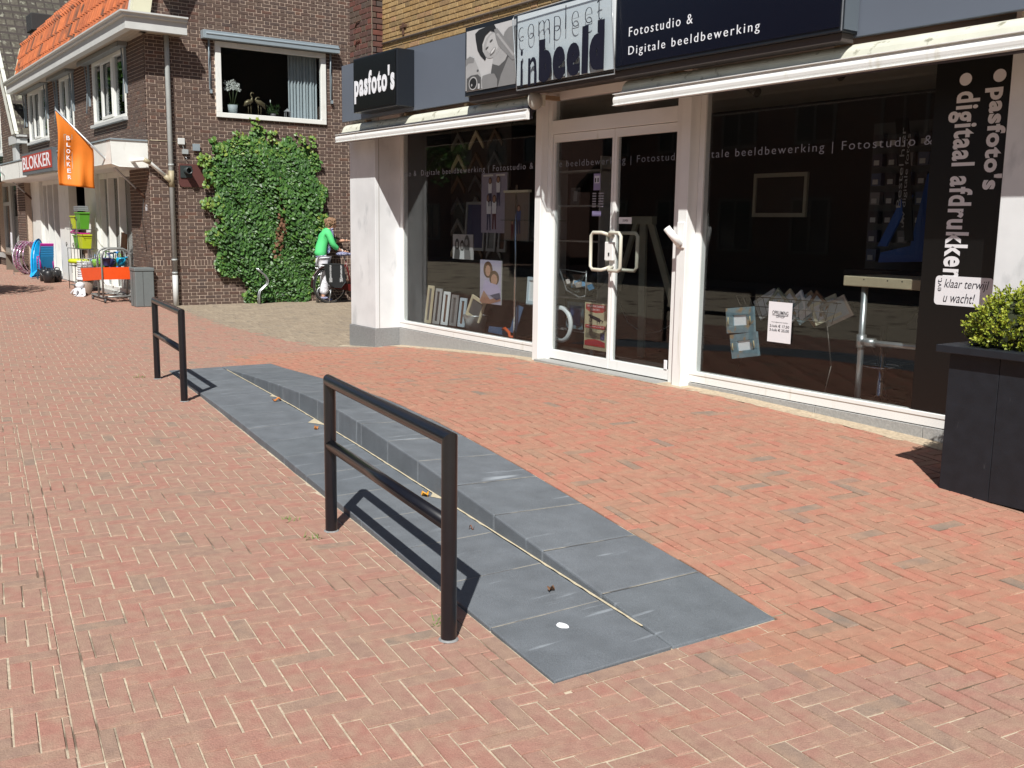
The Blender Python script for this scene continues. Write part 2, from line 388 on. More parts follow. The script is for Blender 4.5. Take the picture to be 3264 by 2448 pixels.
# ------------------------------------------------------------------ ground shape
TH=math.radians(7.5); E1=np.array([math.cos(TH),-math.sin(TH)]); E2=np.array([math.sin(TH),math.cos(TH)])
QA,QB,QC=1.685,2.235,2.80
def pq(x,y): return x*E1[0]+y*E1[1], x*E2[0]+y*E2[1]
def xy(p,q): return p*E1[0]+q*E2[0], p*E1[1]+q*E2[1]
hBx=[-10.8,-8.84,-8.3,-7.5,-6.75,-6.22,-5.73,-5.22,-4.2,-3.66,-3.13,-2.61]; hBz=[0,.137,.167,.21,.231,.224,.202,.184,.123,.084,.048,0]
hCx=[-10.85,-10.06,-9.03,-8,-6.95,-6,-5.3,-4.65,-3.68,-3.1,-2.58]; hCz=[0,.035,.098,.16,.195,.19,.165,.135,.072,.043,0]
hAx=[-10.7,-7.8,-6.2,-4.8,-3.4,-2.6]; hAz=[0,.045,.045,.028,.012,.002]
hFx=[-13.3,-12.2,-11.5,-10.2,-9.1,-8.5,-7.5,-6.4,-5.7,-4.3,-3.8,-2.6,-1.2]; hFz=[.0,-.05,.012,.098,.164,.187,.2,.207,.205,.165,.148,.09,0]
def street(x,y):
    z=0.
    if x<-14: z+=min(-14-x,4.3)*.0125
    if x<-18.3: z+=min(-18.3-x,12)*.011
    return z
def pend(q): return -.11*(q-QA)/1.115
P_NEAR,P_FAR=-2.865,-11.01
def in_steps(p,q): return QA<q<QC and P_FAR+pend(q)<p<P_NEAR+pend(q)
def g(x,y):
    p,q=pq(x,y); st=street(x,y)
    if q<=QA: return st
    hc=float(np.interp(x,hCx,hCz))
    if q<=QC:
        return st+hc*(q-QA)/(QC-QA)
    yc=(QC-x*E2[0])/E2[1]; t=min(max((y-yc)/(6.2-yc),0),1)
    hf=float(np.interp(x,hFx,hFz))
    return st+hc*(1-t)+hf*t
def g_under(x,y):
    p,q=pq(x,y)
    if in_steps(p,q): return street(x,y)-.06
    return g(x,y)-.02
# base sheet
xs=[-400,-120,-60,-40,-34]+list(np.arange(-32,2.01,.22))+[4,8,20,60,200,400]; ys=[-400,-120,-40,-20,-12,-8]+list(np.arange(-6,9.61,.22))+[12,20,60,200,400]
mb=MB(); nx,ny=len(xs),len(ys)
mb.v=[(x,y,g_under(x,y)) for y in ys for x in xs]
for j in range(ny-1):
    for i in range(nx-1):
        mb.f.append((j*nx+i,j*nx+i+1,(j+1)*nx+i+1,(j+1)*nx+i)); mb.m.append(0); mb.r.append(0.); mb.sm.append(True)
ground=struct(mb.build('ground',FARG))
# ---- paving bricks
def clip_poly(poly,a,b,c):  # keep a*x+b*y>=c
    out=[];n=len(poly)
    for i in range(n):
        p,q=poly[i],poly[(i+1)%n]; dp=a*p[0]+b*p[1]-c; dq=a*q[0]+b*q[1]-c
        if dp>=0: out.append(p)
        if dp*dq<0: t=dp/(dp-dq); out.append((p[0]+(q[0]-p[0])*t,p[1]+(q[1]-p[1])*t))
    return out
def area(p): return abs(sum(p[i][0]*p[(i+1)%len(p)][1]-p[(i+1)%len(p)][0]*p[i][1] for i in range(len(p))))/2 if len(p)>2 else 0
WB=.0712; LB=3*WB; JT=.0062
BR=[] # (poly in pq, kind)
def herring(q0,q1,p0,p1,fn):
    i0,i1=int(p0/WB)-3,int(p1/WB)+3; j0,j1=int(q0/WB)-3,int(q1/WB)+3
    for j in range(j0,j1):
        for i in range(i0,i1):
            r=(i-j)%6
            if r==0: fn(i*WB,(i+3)*WB,j*WB,(j+1)*WB)
            elif r==5: fn(i*WB,(i+1)*WB,j*WB,(j+3)*WB)
def visible(x,y,z=0.,mg=420):
    a,b,w_=proj((x,y,z)); return w_>.3 and -mg<a<PW+mg and b<PH+600
sh=.0 # border width around the steps
SA,SC,SN,SF=QA-WB,QC+WB,P_NEAR+LB*.0+WB,P_FAR-WB
red_e=[(-40,5.3),(-17.8,5.34),(-15.1,5.19),(-13.3,5.25),(-12.2,5.4),(-11.5,5.62),(-11.3,6.4)]
def is_red(x,y):
    if x>-12.15: return y<6.21 if x>-11.44 else y<np.interp(x,[-12.15,-11.46],[5.45,5.93])
    return y<np.interp(x,[e[0] for e in red_e],[e[1] for e in red_e])
BANDQ=(pq(-8.71,1.35)[1]-.035,pq(-8.71,1.35)[1]+.035); BANDP=-8.75+.2
def reg(a,b,c,d):
    """one herringbone brick (pattern coords a..b, c..d), trimmed by steps border and drain band"""
    cp,cq=(a+b)/2,(c+d)/2; x,y=xy(cp,cq)
    if not visible(x,y): return
    if x<-33.5: return
    poly=[(a+JT/2,c+JT/2),(b-JT/2,c+JT/2),(b-JT/2,d-JT/2),(a+JT/2,d-JT/2)]
    # steps polygon with border
    if b>SF-.25 and a<SN+.25 and d>SA and c<SC:
        cands=[clip_poly(poly,0,-1,-(SA-JT/2)),clip_poly(poly,0,1,SC+JT/2),clip_poly(poly,1,.0987,SN+.0987*QA+JT/2),clip_poly(poly,-1,-.0987,-(SF+.0987*QA)+JT/2)]
        poly=max(cands,key=area)
    if cp>BANDP and c<BANDQ[1] and d>BANDQ[0]:
        cands=[clip_poly(poly,0,-1,-(BANDQ[0]-JT/2)),clip_poly(poly,0,1,BANDQ[1]+JT/2)]; cands.sort(key=area); poly=cands[1]
        if area(cands[0])>.0006:
            o_=cands[0]; BR.append((o_,(sum(q[0] for q in o_)/len(o_),sum(q[1] for q in o_)/len(o_))))
    if area(poly)<.00025: return
    cx=sum(q[0] for q in poly)/len(poly); cy=sum(q[1] for q in poly)/len(poly); X,Y=xy(cx,cy)
    if X>-11.44 and Y>6.21: return
    if not is_red(X,Y):
        return
    if y>5.6 and x<-18.2: return
    BR.append((poly,(cx,cy)))
herring(-8,8,-34,4,reg)
# border rows round the steps and the straight band
p=P_FAR-.0
while p<P_NEAR+.0:
    l=LB
    for qq in ((SA,QA),(QC,SC)):
        o=pend(QA) if qq[0]==SA else pend(QC)
        BR.append(([(p+JT/2+o,qq[0]+JT/2),(p+l-JT/2+o,qq[0]+JT/2),(p+l-JT/2+o,qq[1]-JT/2),(p+JT/2+o,qq[1]-JT/2)],(p+l/2+o,(qq[0]+qq[1])/2)))
    p+=l
q=SA
while q<SC-.05:
    l=min(LB,SC-q)
    for e,s_ in ((P_NEAR,1),(P_FAR,-1)):
        o0,o1=pend(q),pend(q+l); a,b=(e,e+WB) if s_>0 else (e-WB,e)
        BR.append(([(a+o0+JT/2,q+JT/2),(b+o0-JT/2,q+JT/2),(b+o1-JT/2,q+l-JT/2),(a+o1+JT/2,q+l-JT/2)],((a+b)/2+o0,q+l/2)))
    q+=l
p=BANDP
while p<1:
    x,y=xy(p,BANDQ[0])
    if visible(x,y): BR.append(([(p+JT/2,BANDQ[0]+JT/2),(p+LB-JT/2,BANDQ[0]+JT/2),(p+LB-JT/2,BANDQ[1]-JT/2),(p+JT/2,BANDQ[1]-JT/2)],(p+LB/2,sum(BANDQ)/2)))
    p+=LB
def lay(brs,parent,m,pick,full,name):
    C=np.array([[*xy(*c),0] for _,c in brs]); px,py,w_=proj_many(C)
    vis=(px>0)&(px<PW)&(py>0)&(py<PH); A_=np.array([area(p) for p,_ in brs]); sc=np.where(vis,A_/np.maximum(w_,.1)**3,0); chosen=set(np.argsort(-sc)[:pick])
    mb=MB()
    for i,(poly,c) in enumerate(brs):
        n=len(poly); W3=[]
        tz=ru(-.0013,.0013); jx,jy=ru(-.0013,.0013),ru(-.0013,.0013); sl1,sl2=ru(-.012,.012),ru(-.02,.02)
        X0,Y0=xy(*c)
        top=[];mid=[];bot=[]
        for (a,b) in poly:
            x,y=xy(a,b); z=g(x,y)+tz+sl1*(x-X0)+sl2*(y-Y0)
            dx,dy=X0-x,Y0-y; L_=math.hypot(dx,dy) or 1
            f=.0045; top.append((x+dx/L_*f+jx,y+dy/L_*f+jy,z)); mid.append((x+jx,y+jy,z-.0035)); bot.append((x+jx,y+jy,z-.02))
        vs=top+mid+bot
        fs=[tuple(range(n))]+[(n+k,n+(k+1)%n,(k+1)%n,k) for k in range(n)]+[(2*n+k,2*n+(k+1)%n,n+(k+1)%n,n+k) for k in range(n)]
        if i in chosen:
            b2=MB(); b2.add(vs,fs); zc=g(X0,Y0); me=b2.mesh('brick',m,(X0,Y0,zc)); o=bpy.data.objects.new('brick',me); COL.objects.link(o); o.parent=parent; o.location=(X0,Y0,zc)
        else: mb.add(vs,fs,0,rnd()*.999+.001)
    stuff(mb.build(name,m,parent))
def bed(name,m,test,x0,x1,y0,y1,st=.12):
    X=np.arange(x0,x1+st,st); Y=np.arange(y0,y1+st,st); b=MB(); idx={}
    def vid(i,j):
        if (i,j) not in idx: idx[(i,j)]=len(b.v); b.v.append((X[i],Y[j],g(X[i],Y[j])-.0048))
        return idx[(i,j)]
    for j in range(len(Y)-1):
        for i in range(len(X)-1):
            cx,cy=(X[i]+X[i+1])/2,(Y[j]+Y[j+1])/2
            if not test(cx,cy): continue
            b.f.append((vid(i,j),vid(i+1,j),vid(i+1,j+1),vid(i,j+1))); b.m.append(0); b.r.append(0.); b.sm.append(True)
    return b.build(name,m)
def infore(x,y):
    p,q=pq(x,y); return q>QC-.02 and p<P_NEAR+.9 and p>-12
def notstep(x,y):
    p,q=pq(x,y); return not (QA+.12<q<QC-.12 and P_FAR+.1<p<P_NEAR-.1)
pav=struct(bed('pavement',JOINT,lambda x,y:notstep(x,y) and not infore(x,y) and y<6.2,-33,3,-7,6.3))
fcb=bed('sand_bed',JOINTD,lambda x,y:infore(x,y) and y<6.3,-13.2,-1.2,3.0,6.4)
def isf(c):
    return c[1]>QC-.3 and P_FAR-1<c[0]<P_NEAR+.35+max(0,(c[1]-QC)*.9)
lay([b for b in BR if not isf(b[1])],pav,PAVE,300,LB,'brick_paving')
fore=bpy.data.objects.new('forecourt',MB().add([(-12,5,-.3),(-3,5,-.3),(-3,6,-.3)],[(0,1,2)]).mesh('forecourt',JOINTD)); COL.objects.link(fore); fore['kind']='structure'
lay([b for b in BR if isf(b[1])],fore,PAVEF,300,LB,'brick_paving')
fcb.parent=fore
sm=MB(); n=90; prev=None
for i in range(n+1):
    x=-11.44+7.9*i/n; y2=6.145-(.015+.03*rnd()+(.04*rnd() if i%7==0 else 0)); cur=((x,6.295,g(x,6.25)+.004),(x,y2,g(x,y2)+.0012))
    if prev: sm.add([prev[1],cur[1],cur[0],prev[0]],[(0,1,2,3)],sm=True)
    prev=cur
stuff(sm.build('sand_edge',mat('facade_sand',(.42,.34,.24),.95,var=.3,vscale=40,bump=.5),fore))
# grey alley
GB=[]
def reg2(a,b,c,d):
    cp,cq=(a+b)/2,(c+d)/2; x,y=xy(cp,cq)
    if x<-18.28 or x>-12.22 and y>5.7 or y>14 or is_red(x,y) or x>-11.4 or y<5.15: return
    poly=[(a+JT/2,c+JT/2),(b-JT/2,c+JT/2),(b-JT/2,d-JT/2),(a+JT/2,d-JT/2)]
    GB.append((poly,(cp,cq)))
WB0=WB; herring(1,14,-22,-9,reg2)
# ------------------------------------------------------------------ stone steps
st=thing('stone_steps','low two-row stone steps of dark grey slabs running along the brick pavement','steps',(-6.7,3,0))
def zA(x): return float(np.interp(x,hAx,hAz))
def zB(x): return float(np.interp(x,hBx,hBz))
def zC(x): return float(np.interp(x,hCx,hCz))
N_S=16; dp=(P_NEAR-P_FAR)/N_S*1.0
for row in (0,1):
    q0,q1=(QA,QB) if row==0 else (QB,QC)
    for k in range(N_S):
        a,b=P_FAR+dp*k+.003,P_FAR+dp*(k+1)-.003
        cs=[(a+pend(q0),q0+.003),(b+pend(q0),q0+.003),(b+pend(q1),q1-.004),(a+pend(q1),q1-.004)]
        top=[];bot=[]
        for i,(p_,q_) in enumerate(cs):
            x,y=xy(p_,q_)
            if row==0: z=(zA(x)+.004 if i in(0,1) else zA(x)+.01)
            else: z=(max(zB(x),.006) if i in(0,1) else max(zC(x)+.002,.004))
            top.append((x,y,z+ru(-.0012,.0012))); bot.append((x,y,street(x,y)-.05))
        mb=MB(); mb.add(top+bot,[(0,1,2,3),(7,6,5,4),(4,5,1,0),(5,6,2,1),(6,7,3,2),(7,4,0,3)])
        mb.build('slab',SLAB,st,bevel=.005 if row==0 else .009,seg=2)
# light sand in the joints between the slabs
jf=MB()
for row in (0,1):
    q0,q1=(QA,QB) if row==0 else (QB,QC)
    for k in range(1,N_S):
        a=P_FAR+dp*k; vs=[]
        for q_,s_ in ((q0+.010,0),(q1-.006,1)):
            for d_ in (-.004,.004):
                x,y=xy(a+d_+pend(q_),q_); z=(zA(x)+(.004 if s_==0 else .01)) if row==0 else (max(zB(x),.006) if s_==0 else max(zC(x)+.002,.004))
                vs.append((x,y,z-.0022))
        jf.add([vs[0],vs[1],vs[3],vs[2]],[(0,1,2,3)])
stuff(jf.build('joint_sand',mat('slab_joint_sand',(.27,.25,.21),.95,var=.3,vscale=30,col2=(.10,.10,.10),thr=.5,cscale=5),st))
# sand line along the riser
SANDM=mat('washed_sand',(.46,.40,.28),.95,var=.2,vscale=60,bump=.6)
mb=MB(); n=120; prev=None
for i in range(n+1):
    p_=P_FAR+.3+(P_NEAR-P_FAR-.5)*i/n; wd=.003+.007*abs(math.sin(i*1.7))*rnd()+(.085 if i in(52,) else .04 if i in (51,53,31,88) else 0)
    x,y=xy(p_+pend(QB),QB+.002); x2,y2=xy(p_+pend(QB),QB-wd); z=zA(x)+.0125
    cur=((x,y,z+.003),(x2,y2,z))
    if prev: mb.add([prev[1],cur[1],cur[0],prev[0]],[(0,1,2,3)],sm=True)
    prev=cur
stuff(mb.build('sand_line',SANDM,st))
# ------------------------------------------------------------------ handrails
def handrail(x0,y0,x1,y1,label,h=.815,r=.0305):
    t=thing('handrail',label,'handrail',(x0,y0,g(x0,y0)),0,'black tubular handrails beside the stone steps')
    z0=g(x0,y0); z1=g(x1,y1); rc=.028
    u=Vector((x1-x0,y1-y0,z1-z0)); L_=u.length; u.normalize()
    A_=Vector((x0,y0,z0)); B_=Vector((x1,y1,z1)); up=Vector((0,0,1))
    for P_ in (A_,B_):
        k_=-1 if P_ is A_ else 1; s_=u.cross(up).normalized(); b=MB(); vs=[]; n_=24
        for e in (0,1):
            for j in range(n_):
                a=2*math.pi*j/n_; v=u*math.cos(a)+s_*math.sin(a); vs.append(P_+v*r+(up*(h-r+k_*math.cos(a)*r) if e else -up*.03))
        b.add(vs,[(j,(j+1)%n_,n_+(j+1)%n_,n_+j) for j in range(n_)],sm=True); b.build('post',BLACK,t)
        MB().lathe(P_+up*.0,[(r+.009,0.0),(r+.007,.003),(r,.006)],20).build('collar',PLINTH,t)
    T0,T1=A_+up*(h-r),B_+up*(h-r); s_=u.cross(up).normalized(); b=MB(); n_=24; vs=[]
    for P_,k_ in ((T0,-1),(T1,1)):
        for j in range(n_):
            a=2*math.pi*j/n_; v=up*math.cos(a)+s_*math.sin(a); vs.append(P_+v*r+u*(k_*math.cos(a)*r))
    b.add(vs,[(j,(j+1)%n_,n_+(j+1)%n_,n_+j) for j in range(n_)],sm=True); b.build('top_rail',BLACK,t)
    M0,M1=A_+up*.455,B_+up*.455
    MB().tube([M0,M1],r*.95,18).build('middle_rail',BLACK,t)
    return t
handrail(-4.654,2.15,-3.145,1.935,'large near black tubular handrail with one middle bar, at the near end of the steps')
handrail(-10.217,2.855,-8.811,2.685,'black tubular handrail at the far end of the grey steps')
#PART2
apav=struct(bed('alley_pavement',mat('alley_sand',(.22,.18,.13),.95,var=.3,vscale=40),lambda x,y:not is_red(x,y) or y>6.2,-18.3,-11.6,5.2,14))
lay(GB,apav,GREYP,300,LB,'grey_paving')
# ================================================================== corner brick building (household shop)
XB,YB=-18.3,5.12
hb=thing('corner_building','brown brick corner building with orange tiled mansard roof and white shop front','building',(-18.3,5.12,.05))
# openings: side window / front windows / shop front
SW=(6.33,8.45,3.40,4.71)
W3=(-21.97,-19.55,3.42,4.62); W2=(-25.05,-23.78,3.50,4.64); W1=(-28.82,-26.5,3.45,4.68)
SHOP=(-29.1,-19.58,.10,2.62)
swall=bpy.data.objects.new('side_wall',MB().add([(XB-.3,5.3,0),(XB-.3,12,0),(XB-.3,12,8)],[(0,1,2)]).mesh('side_wall',MORT,woff(hb))); COL.objects.link(swall); swall.parent=hb
Z0=.84-.0605*14
IVYP=[(6.12,2.6),(6.3,2.95),(6.75,3.0),(7.0,3.28),(7.3,3.0),(7.9,3.08),(8.15,2.9),(8.32,2.3),(8.28,1.6),(8.2,1.1),(8.15,.4),(8.1,.05),(6.95,.05),(6.65,.45),(6.25,.75),(6.15,1.2),(6.25,1.8),(6.15,2.2)]
def inpoly(P_,x,y):
    c=False;n=len(P_)
    for i in range(n):
        (a,b),(d,e)=P_[i],P_[i-1]
        if (b>y)!=(e>y) and x<(d-a)*(y-b)/(e-b)+a: c=not c
    return c
def ko(a,b): return (680<a<1030 and 480<b<940) or a>1118
brick_wall(swall,'x',XB,YB,10.5,-.02,7.6,BRB,MORT,L=.2,H=.0605,holes=[SW],soldier=.746,pick=300,keepout=ko,noback=False)
fwall=bpy.data.objects.new('front_wall',MB().add([(-29,5.4,0),(-19,5.4,0),(-19,5.4,4)],[(0,1,2)]).mesh('front_wall',MORT,woff(hb))); COL.objects.link(fwall); fwall.parent=hb
brick_wall(fwall,'y',YB,-29.25,XB-.004,.0,4.95,BRB,MORT,L=.2,H=.0605,holes=[W1,W2,W3,SHOP],soldier=.746,pick=300,thick=.1,keepout=lambda a,b:a<0)
# body behind
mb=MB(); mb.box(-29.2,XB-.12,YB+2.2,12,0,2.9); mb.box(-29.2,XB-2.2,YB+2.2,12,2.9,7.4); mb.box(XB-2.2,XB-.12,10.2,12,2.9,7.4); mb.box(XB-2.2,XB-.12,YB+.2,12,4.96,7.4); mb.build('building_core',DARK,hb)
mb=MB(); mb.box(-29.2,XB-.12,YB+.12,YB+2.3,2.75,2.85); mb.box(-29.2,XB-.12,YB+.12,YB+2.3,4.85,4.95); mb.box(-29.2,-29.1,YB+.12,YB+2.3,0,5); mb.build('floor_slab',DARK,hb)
def win_front(X0,X1,z0,z1,mull,name='window',guides=True):
    w_=MB(); y=YB-.03; f=.06
    w_.box(X0,X1,y,y+.09,z0,z0+f); w_.box(X0,X1,y,y+.09,z1-f,z1); w_.box(X0,X0+f,y,y+.09,z0+f,z1-f); w_.box(X1-f,X1,y,y+.09,z0+f,z1-f)
    for m in mull: w_.box(m-.035,m+.035,y-.004,y+.085,z0+f,z1-f)
    o=w_.build(name,WHITE,hb,bevel=.006)
    MB().box(X0+.02,X1-.02,y+.045,y+.053,z0+.02,z1-.02).build('pane',UGLASS,o)
    MB().box(X0-.06,X1+.03,YB-.09,YB+.02,z0-.06,z0-.005).build('sill',GREYW,o)
    # inner casement frames
    ms=[X0+f]+[q for m in mull for q in(m-.035,m+.035)]+[X1-f]
    a,b=ms[2],ms[3]
    c=MB(); 
    if len(mull)==2:
        c.box(a,a+.04,y-.012,y+.03,z0+f,z1-f); c.box(b-.04,b,y-.012,y+.03,z0+f,z1-f); c.box(a+.04,b-.04,y-.012,y+.03,z0+f,z0+f+.05); c.box(a+.04,b-.04,y-.012,y+.03,z1-f-.05,z1-f); c.build('casement',WHITE,o)
    # curtains inside
    cu=MB(); n=14
    for side in (0,1):
        c0=X0+f if side==0 else X1-f-.28
        for i in range(n):
            cu.add([(c0+.28*i/n,YB+.2+.02*(i%2),z0+.05),(c0+.28*(i+1)/n,YB+.2+.02*((i+1)%2),z0+.05),(c0+.28*(i+1)/n,YB+.2+.02*((i+1)%2),z1-.05),(c0+.28*i/n,YB+.2+.02*(i%2),z1-.05)],[(0,1,2,3)])
    cu.build('curtain',pm('net_curtain',(.42,.44,.43),.8),o)
    if guides:
        a=MB(); a.box(X0-.50,X1+.22,YB-.17,YB-.01,z1-.0,z1+.13); a.box(X0-.50,X1+.22,YB-.20,YB-.17,z1-.02,z1+.06); a.build('screen_case',pm('screen_grey',(.20,.215,.215),.5),o,bevel=.01)
        for X in (X0-.30,X1+.08):
            g_=MB(); g_.box(X-.02,X+.02,YB-.045,YB-.004,z1-.80,z1); g_.tube([(X,YB-.09,z1-.02),(X,YB-.06,z1-.5),(X+.05,YB-.10,z1-.95)],.012,6); g_.build('guide_rail',GPAINT,o)
    return o
win_front(*W3,(-21.25,-20.39)); win_front(*W2,(-24.4,)); win_front(*W1,(-28.1,-27.3))
# --- side window with planter-free sill, curtain, screen
o=MB(); y0,y1,z0,z1=SW; f=.10
x=XB+.05
o.box(x-.09,x,y0,y1,z0,z0+.085); o.box(x-.09,x,y0,y1,z1-.09,z1); o.box(x-.09,x,y0,y0+f,z0+.085,z1-.09); o.box(x-.09,x,y1-f,y1,z0+.085,z1-.09)
sw=o.build('window',WHITE,hb,bevel=.006); sw['label']='wide living room window with white frame and grey curtain'
MB().box(x-.055,x-.047,y0+.05,y1-.05,z0+.05,z1-.05).build('pane',glass('living_glass',(.90,.92,.93),.02),sw)
mb=MB(); mb.box(x-.3,x-.092,y0+.02,y1-.02,z0+.04,z0+.075); mb.build('sill',pm('inner_sill',(.30,.27,.32)),sw)
mb=MB(); mb.box(XB-2.1,XB-2.05,5.4,10,2.9,4.95); mb.build('room_wall',DARK,hb)
cu=MB(); n=46
for i in range(n):
    a,b=7.78+.57*i/n,7.78+.57*(i+1)/n; d=lambda k:.025*math.sin(k*1.25)+.006*math.sin(k*3.1)
    cu.add([(XB-.18+d(i),a,z0+.06),(XB-.18+d(i+1),b,z0+.06),(XB-.18+d(i+1),b,z1-.05),(XB-.18+d(i),a,z1-.05)],[(0,1,2,3)],sm=True)
cu.build('curtain',pm('grey_curtain',(.40,.45,.46),.8),sw)
o=MB(); o.box(XB+.001,XB+.16,6.09,8.67,4.72,4.86); o.box(XB+.16,XB+.185,6.12,8.68,4.715,4.79); o.tube([(XB+.175,6.13,4.80),(XB+.175,8.67,4.80)],.022,10)
o.build('screen_case',GPAINT,sw,bevel=.006)
for Y in (6.23,8.56):
    o=MB(); o.box(XB+.001,XB+.03,Y-.016,Y+.016,3.87,4.72); o.tube([(XB+.10,Y-.03,4.74),(XB+.05,Y-.025,4.3),(XB+.045,Y+.0,3.84)],.009,6); o.box(XB+.02,XB+.07,Y-.012,Y+.02,3.80,3.86); o.build('guide_rail',GPAINT,sw)
# things on the window sill
def at_sill(Y): return (XB-.12,Y,z0+.075)
t=thing('orchid','white orchid with three tall stems in grey pot on the window sill','plant',at_sill(6.68))
MB().lathe((0,0,0),[(.05,0),(.075,0),(.09,.17),(.082,.17),(.07,.15),(0,.15)],18).build('pot',pm('pot_grey',(.34,.38,.38),.6),t,off=(0,0,0))
mb=MB()
tips=[(-.08,.50),(.02,.52),(.11,.48)]
for i,(dy,h) in enumerate(tips): mb.tube([(0,.02*(i-1),.15),(0,dy*.5,.3),(0,dy,h)],.005,5)
mb.build('stem',pm('stem_green',(.06,.09,.03)),t,off=(0,0,0))
mb=MB()
for dy,h in tips:
    for k in range(7):
        c=Vector((ru(-.03,.03),dy+ru(-.06,.06),h+ru(-.07,.09)))
        for j in range(5):
            a=2*math.pi*j/5+rnd(); mb.add([c,c+Vector((ru(-.01,.02),.032*math.cos(a)-.012*math.sin(a),.032*math.sin(a)+.012*math.cos(a))),c+Vector((.0,.042*math.cos(a),.042*math.sin(a))),c+Vector((0,.032*math.cos(a)+.012*math.sin(a),.032*math.sin(a)-.012*math.cos(a)))],[(0,1,2,3)])
stuff(mb.build('flowers',pm('petal',(.62,.64,.58),.6),t,off=(0,0,0)))
mb=MB()
for a in (-.6,.2,.9): mb.add([(0,0,.15),(.02,.05*math.sin(a)*2,.20),(.0,.14*math.sin(a),.19),(-.02,.05*math.sin(a)*2,.18)],[(0,1,2,3)])
mb.build('leaf',pm('leaf_g',(.10,.19,.05),.5),t,off=(0,0,0))
def bird(mb,cy,s,flip):
    f=flip
    mb.tube([(0,cy-.13*f,.17),(0,cy-.09*f,.22),(0,cy-.03*f,.25),(0,cy+.02*f,.27),(0,cy+.03*f,.33),(0,cy-.0*f,.38),(0,cy+.02*f,.42),(0,cy+.05*f,.415),(0,cy+.07*f,.40)] if s else
            [(0,cy-.14*f,.14),(0,cy-.10*f,.22),(0,cy-.03*f,.25),(0,cy+.02*f,.27),(0,cy+.05*f,.30),(0,cy+.03*f,.33),(0,cy-.0*f,.345),(0,cy-.03*f,.335)],[.008,.04,.05,.035,.014,.011,.011,.014,.005][:9 if s else 8],8)
    for d in (-.05,.0): mb.tube([(0,cy+d*f,.22),(0,cy+d*f+.005,.12),(0,cy+d*f,0)],.006,5)
for i,(cy,s,f,lb) in enumerate(((7.02,1,1,'bronze bird figure with upright neck on the window sill'),(7.16,0,-1,'bronze bird figure with bowed neck facing its mate on the window sill'))):
    t=thing('bird_figure',lb,'figurine',at_sill(cy),0,'pair of bronze birds'); mb=MB(); bird(mb,0,s,f); mb.build('body',pm('bronze',(.16,.13,.07),.4,metal=.4),t,off=(0,0,0))
t=thing('potted_plant','leafy green plant with one white bloom on the window sill','plant',at_sill(7.45))
MB().lathe((0,0,0),[(.03,0),(.045,0),(.05,.07),(.0,.07)],12).build('pot',pm('pot_dark',(.12,.11,.11)),t,off=(0,0,0))
mb=MB()
for k in range(70):
    a=ru(0,6.28);rr=ru(.02,.14);c=Vector((rr*.3*math.cos(a),rr*math.sin(a),.07+ru(0,.16)));d=Vector((ru(-.3,.3),ru(-1,1),ru(-.2,1))).normalized()*.04;e=Vector((.01,0,.012)); mb.add([c-d,c+e,c+d,c-e],[(0,1,2,3)])
mb.tube([(0,-.03,.1),(0,-.05,.27)],.003,4)
stuff(mb.build('foliage',pm('leaf_g2',(.05,.11,.03),.5),t,off=(0,0,0)))
MB().ball((0,-.05,.29),(.01,.012,.03),8).build('bloom',pm('petal',(.6,.6,.6)),t,off=(0,0,0))
t=thing('lantern','small grey house shaped lantern beside the curtain on the window sill','lantern',at_sill(7.73))
mb=MB(); mb.box(-.04,.04,-.045,.045,0,.012); [mb.box(a-.005,a+.005,b-.005,b+.005,.012,.13) for a in(-.035,.035) for b in(-.04,.04)]; mb.add([(-.05,-.055,.13),(.05,-.055,.13),(.05,.055,.13),(-.05,.055,.13),(0,0,.19)],[(0,1,4),(1,2,4),(2,3,4),(3,0,4),(3,2,1,0)]); mb.build('body',pm('lantern_grey',(.3,.3,.3)),t,off=(0,0,0))
# --- gutter, soffit
GX,GY,GE=XB+.43,YB-.42,5.72
o=MB(); zt,zb=4.955,4.68
prof=[(0,zb),(0,zb+.19),(.05,zb+.20),(.05,zb+.235),(.09,zb+.25),(.09,zb+.275),(-.12,zb+.275),(-.12,zb)]
ml=MB()
path=[(-29.35,GY),(GX,GY),(GX,GE)]
# front run
def run(mb,p):
    vs=[]
    for i,(px_,py_) in enumerate(path):
        for d,z in prof:
            if i==0: vs.append((px_-0*d,py_-d,z))
            elif i==1: vs.append((px_+d,py_-d,z))
            else: vs.append((px_+d,py_,z))
    n=len(prof); fs=[]
    for i in range(2):
        for j in range(n): fs.append((i*n+j,i*n+(j+1)%n,(i+1)*n+(j+1)%n,(i+1)*n+j))
    fs.append(tuple(range(n))); fs.append(tuple(2*n+j for j in reversed(range(n)))); mb.add(vs,fs)
run(ml,0); gut=ml.build('gutter',mat('gutter_white',(.56,.57,.55),.5,var=.07,vscale=6),hb)
# soffit boards
sb=None
for i in range(4):
    MB().box(-29.3,GX-.125,GY+.125+i*.078,GY+.125+i*.078+.072,zb+.02,zb+.04).build('soffit_board',pm('soffit',(.42,.36,.28),.6),gut)
MB().box(XB+.005,GX-.125,YB-.1,GE-.005,zb+.02,zb+.04).build('soffit_board',pm('soffit',(.42,.36,.28),.6),gut)
MB().box(XB-.4,GX,YB-.3,5.5,4.93,4.948).build('gutter_lining',pm('zinc',(.2,.21,.22)),gut)
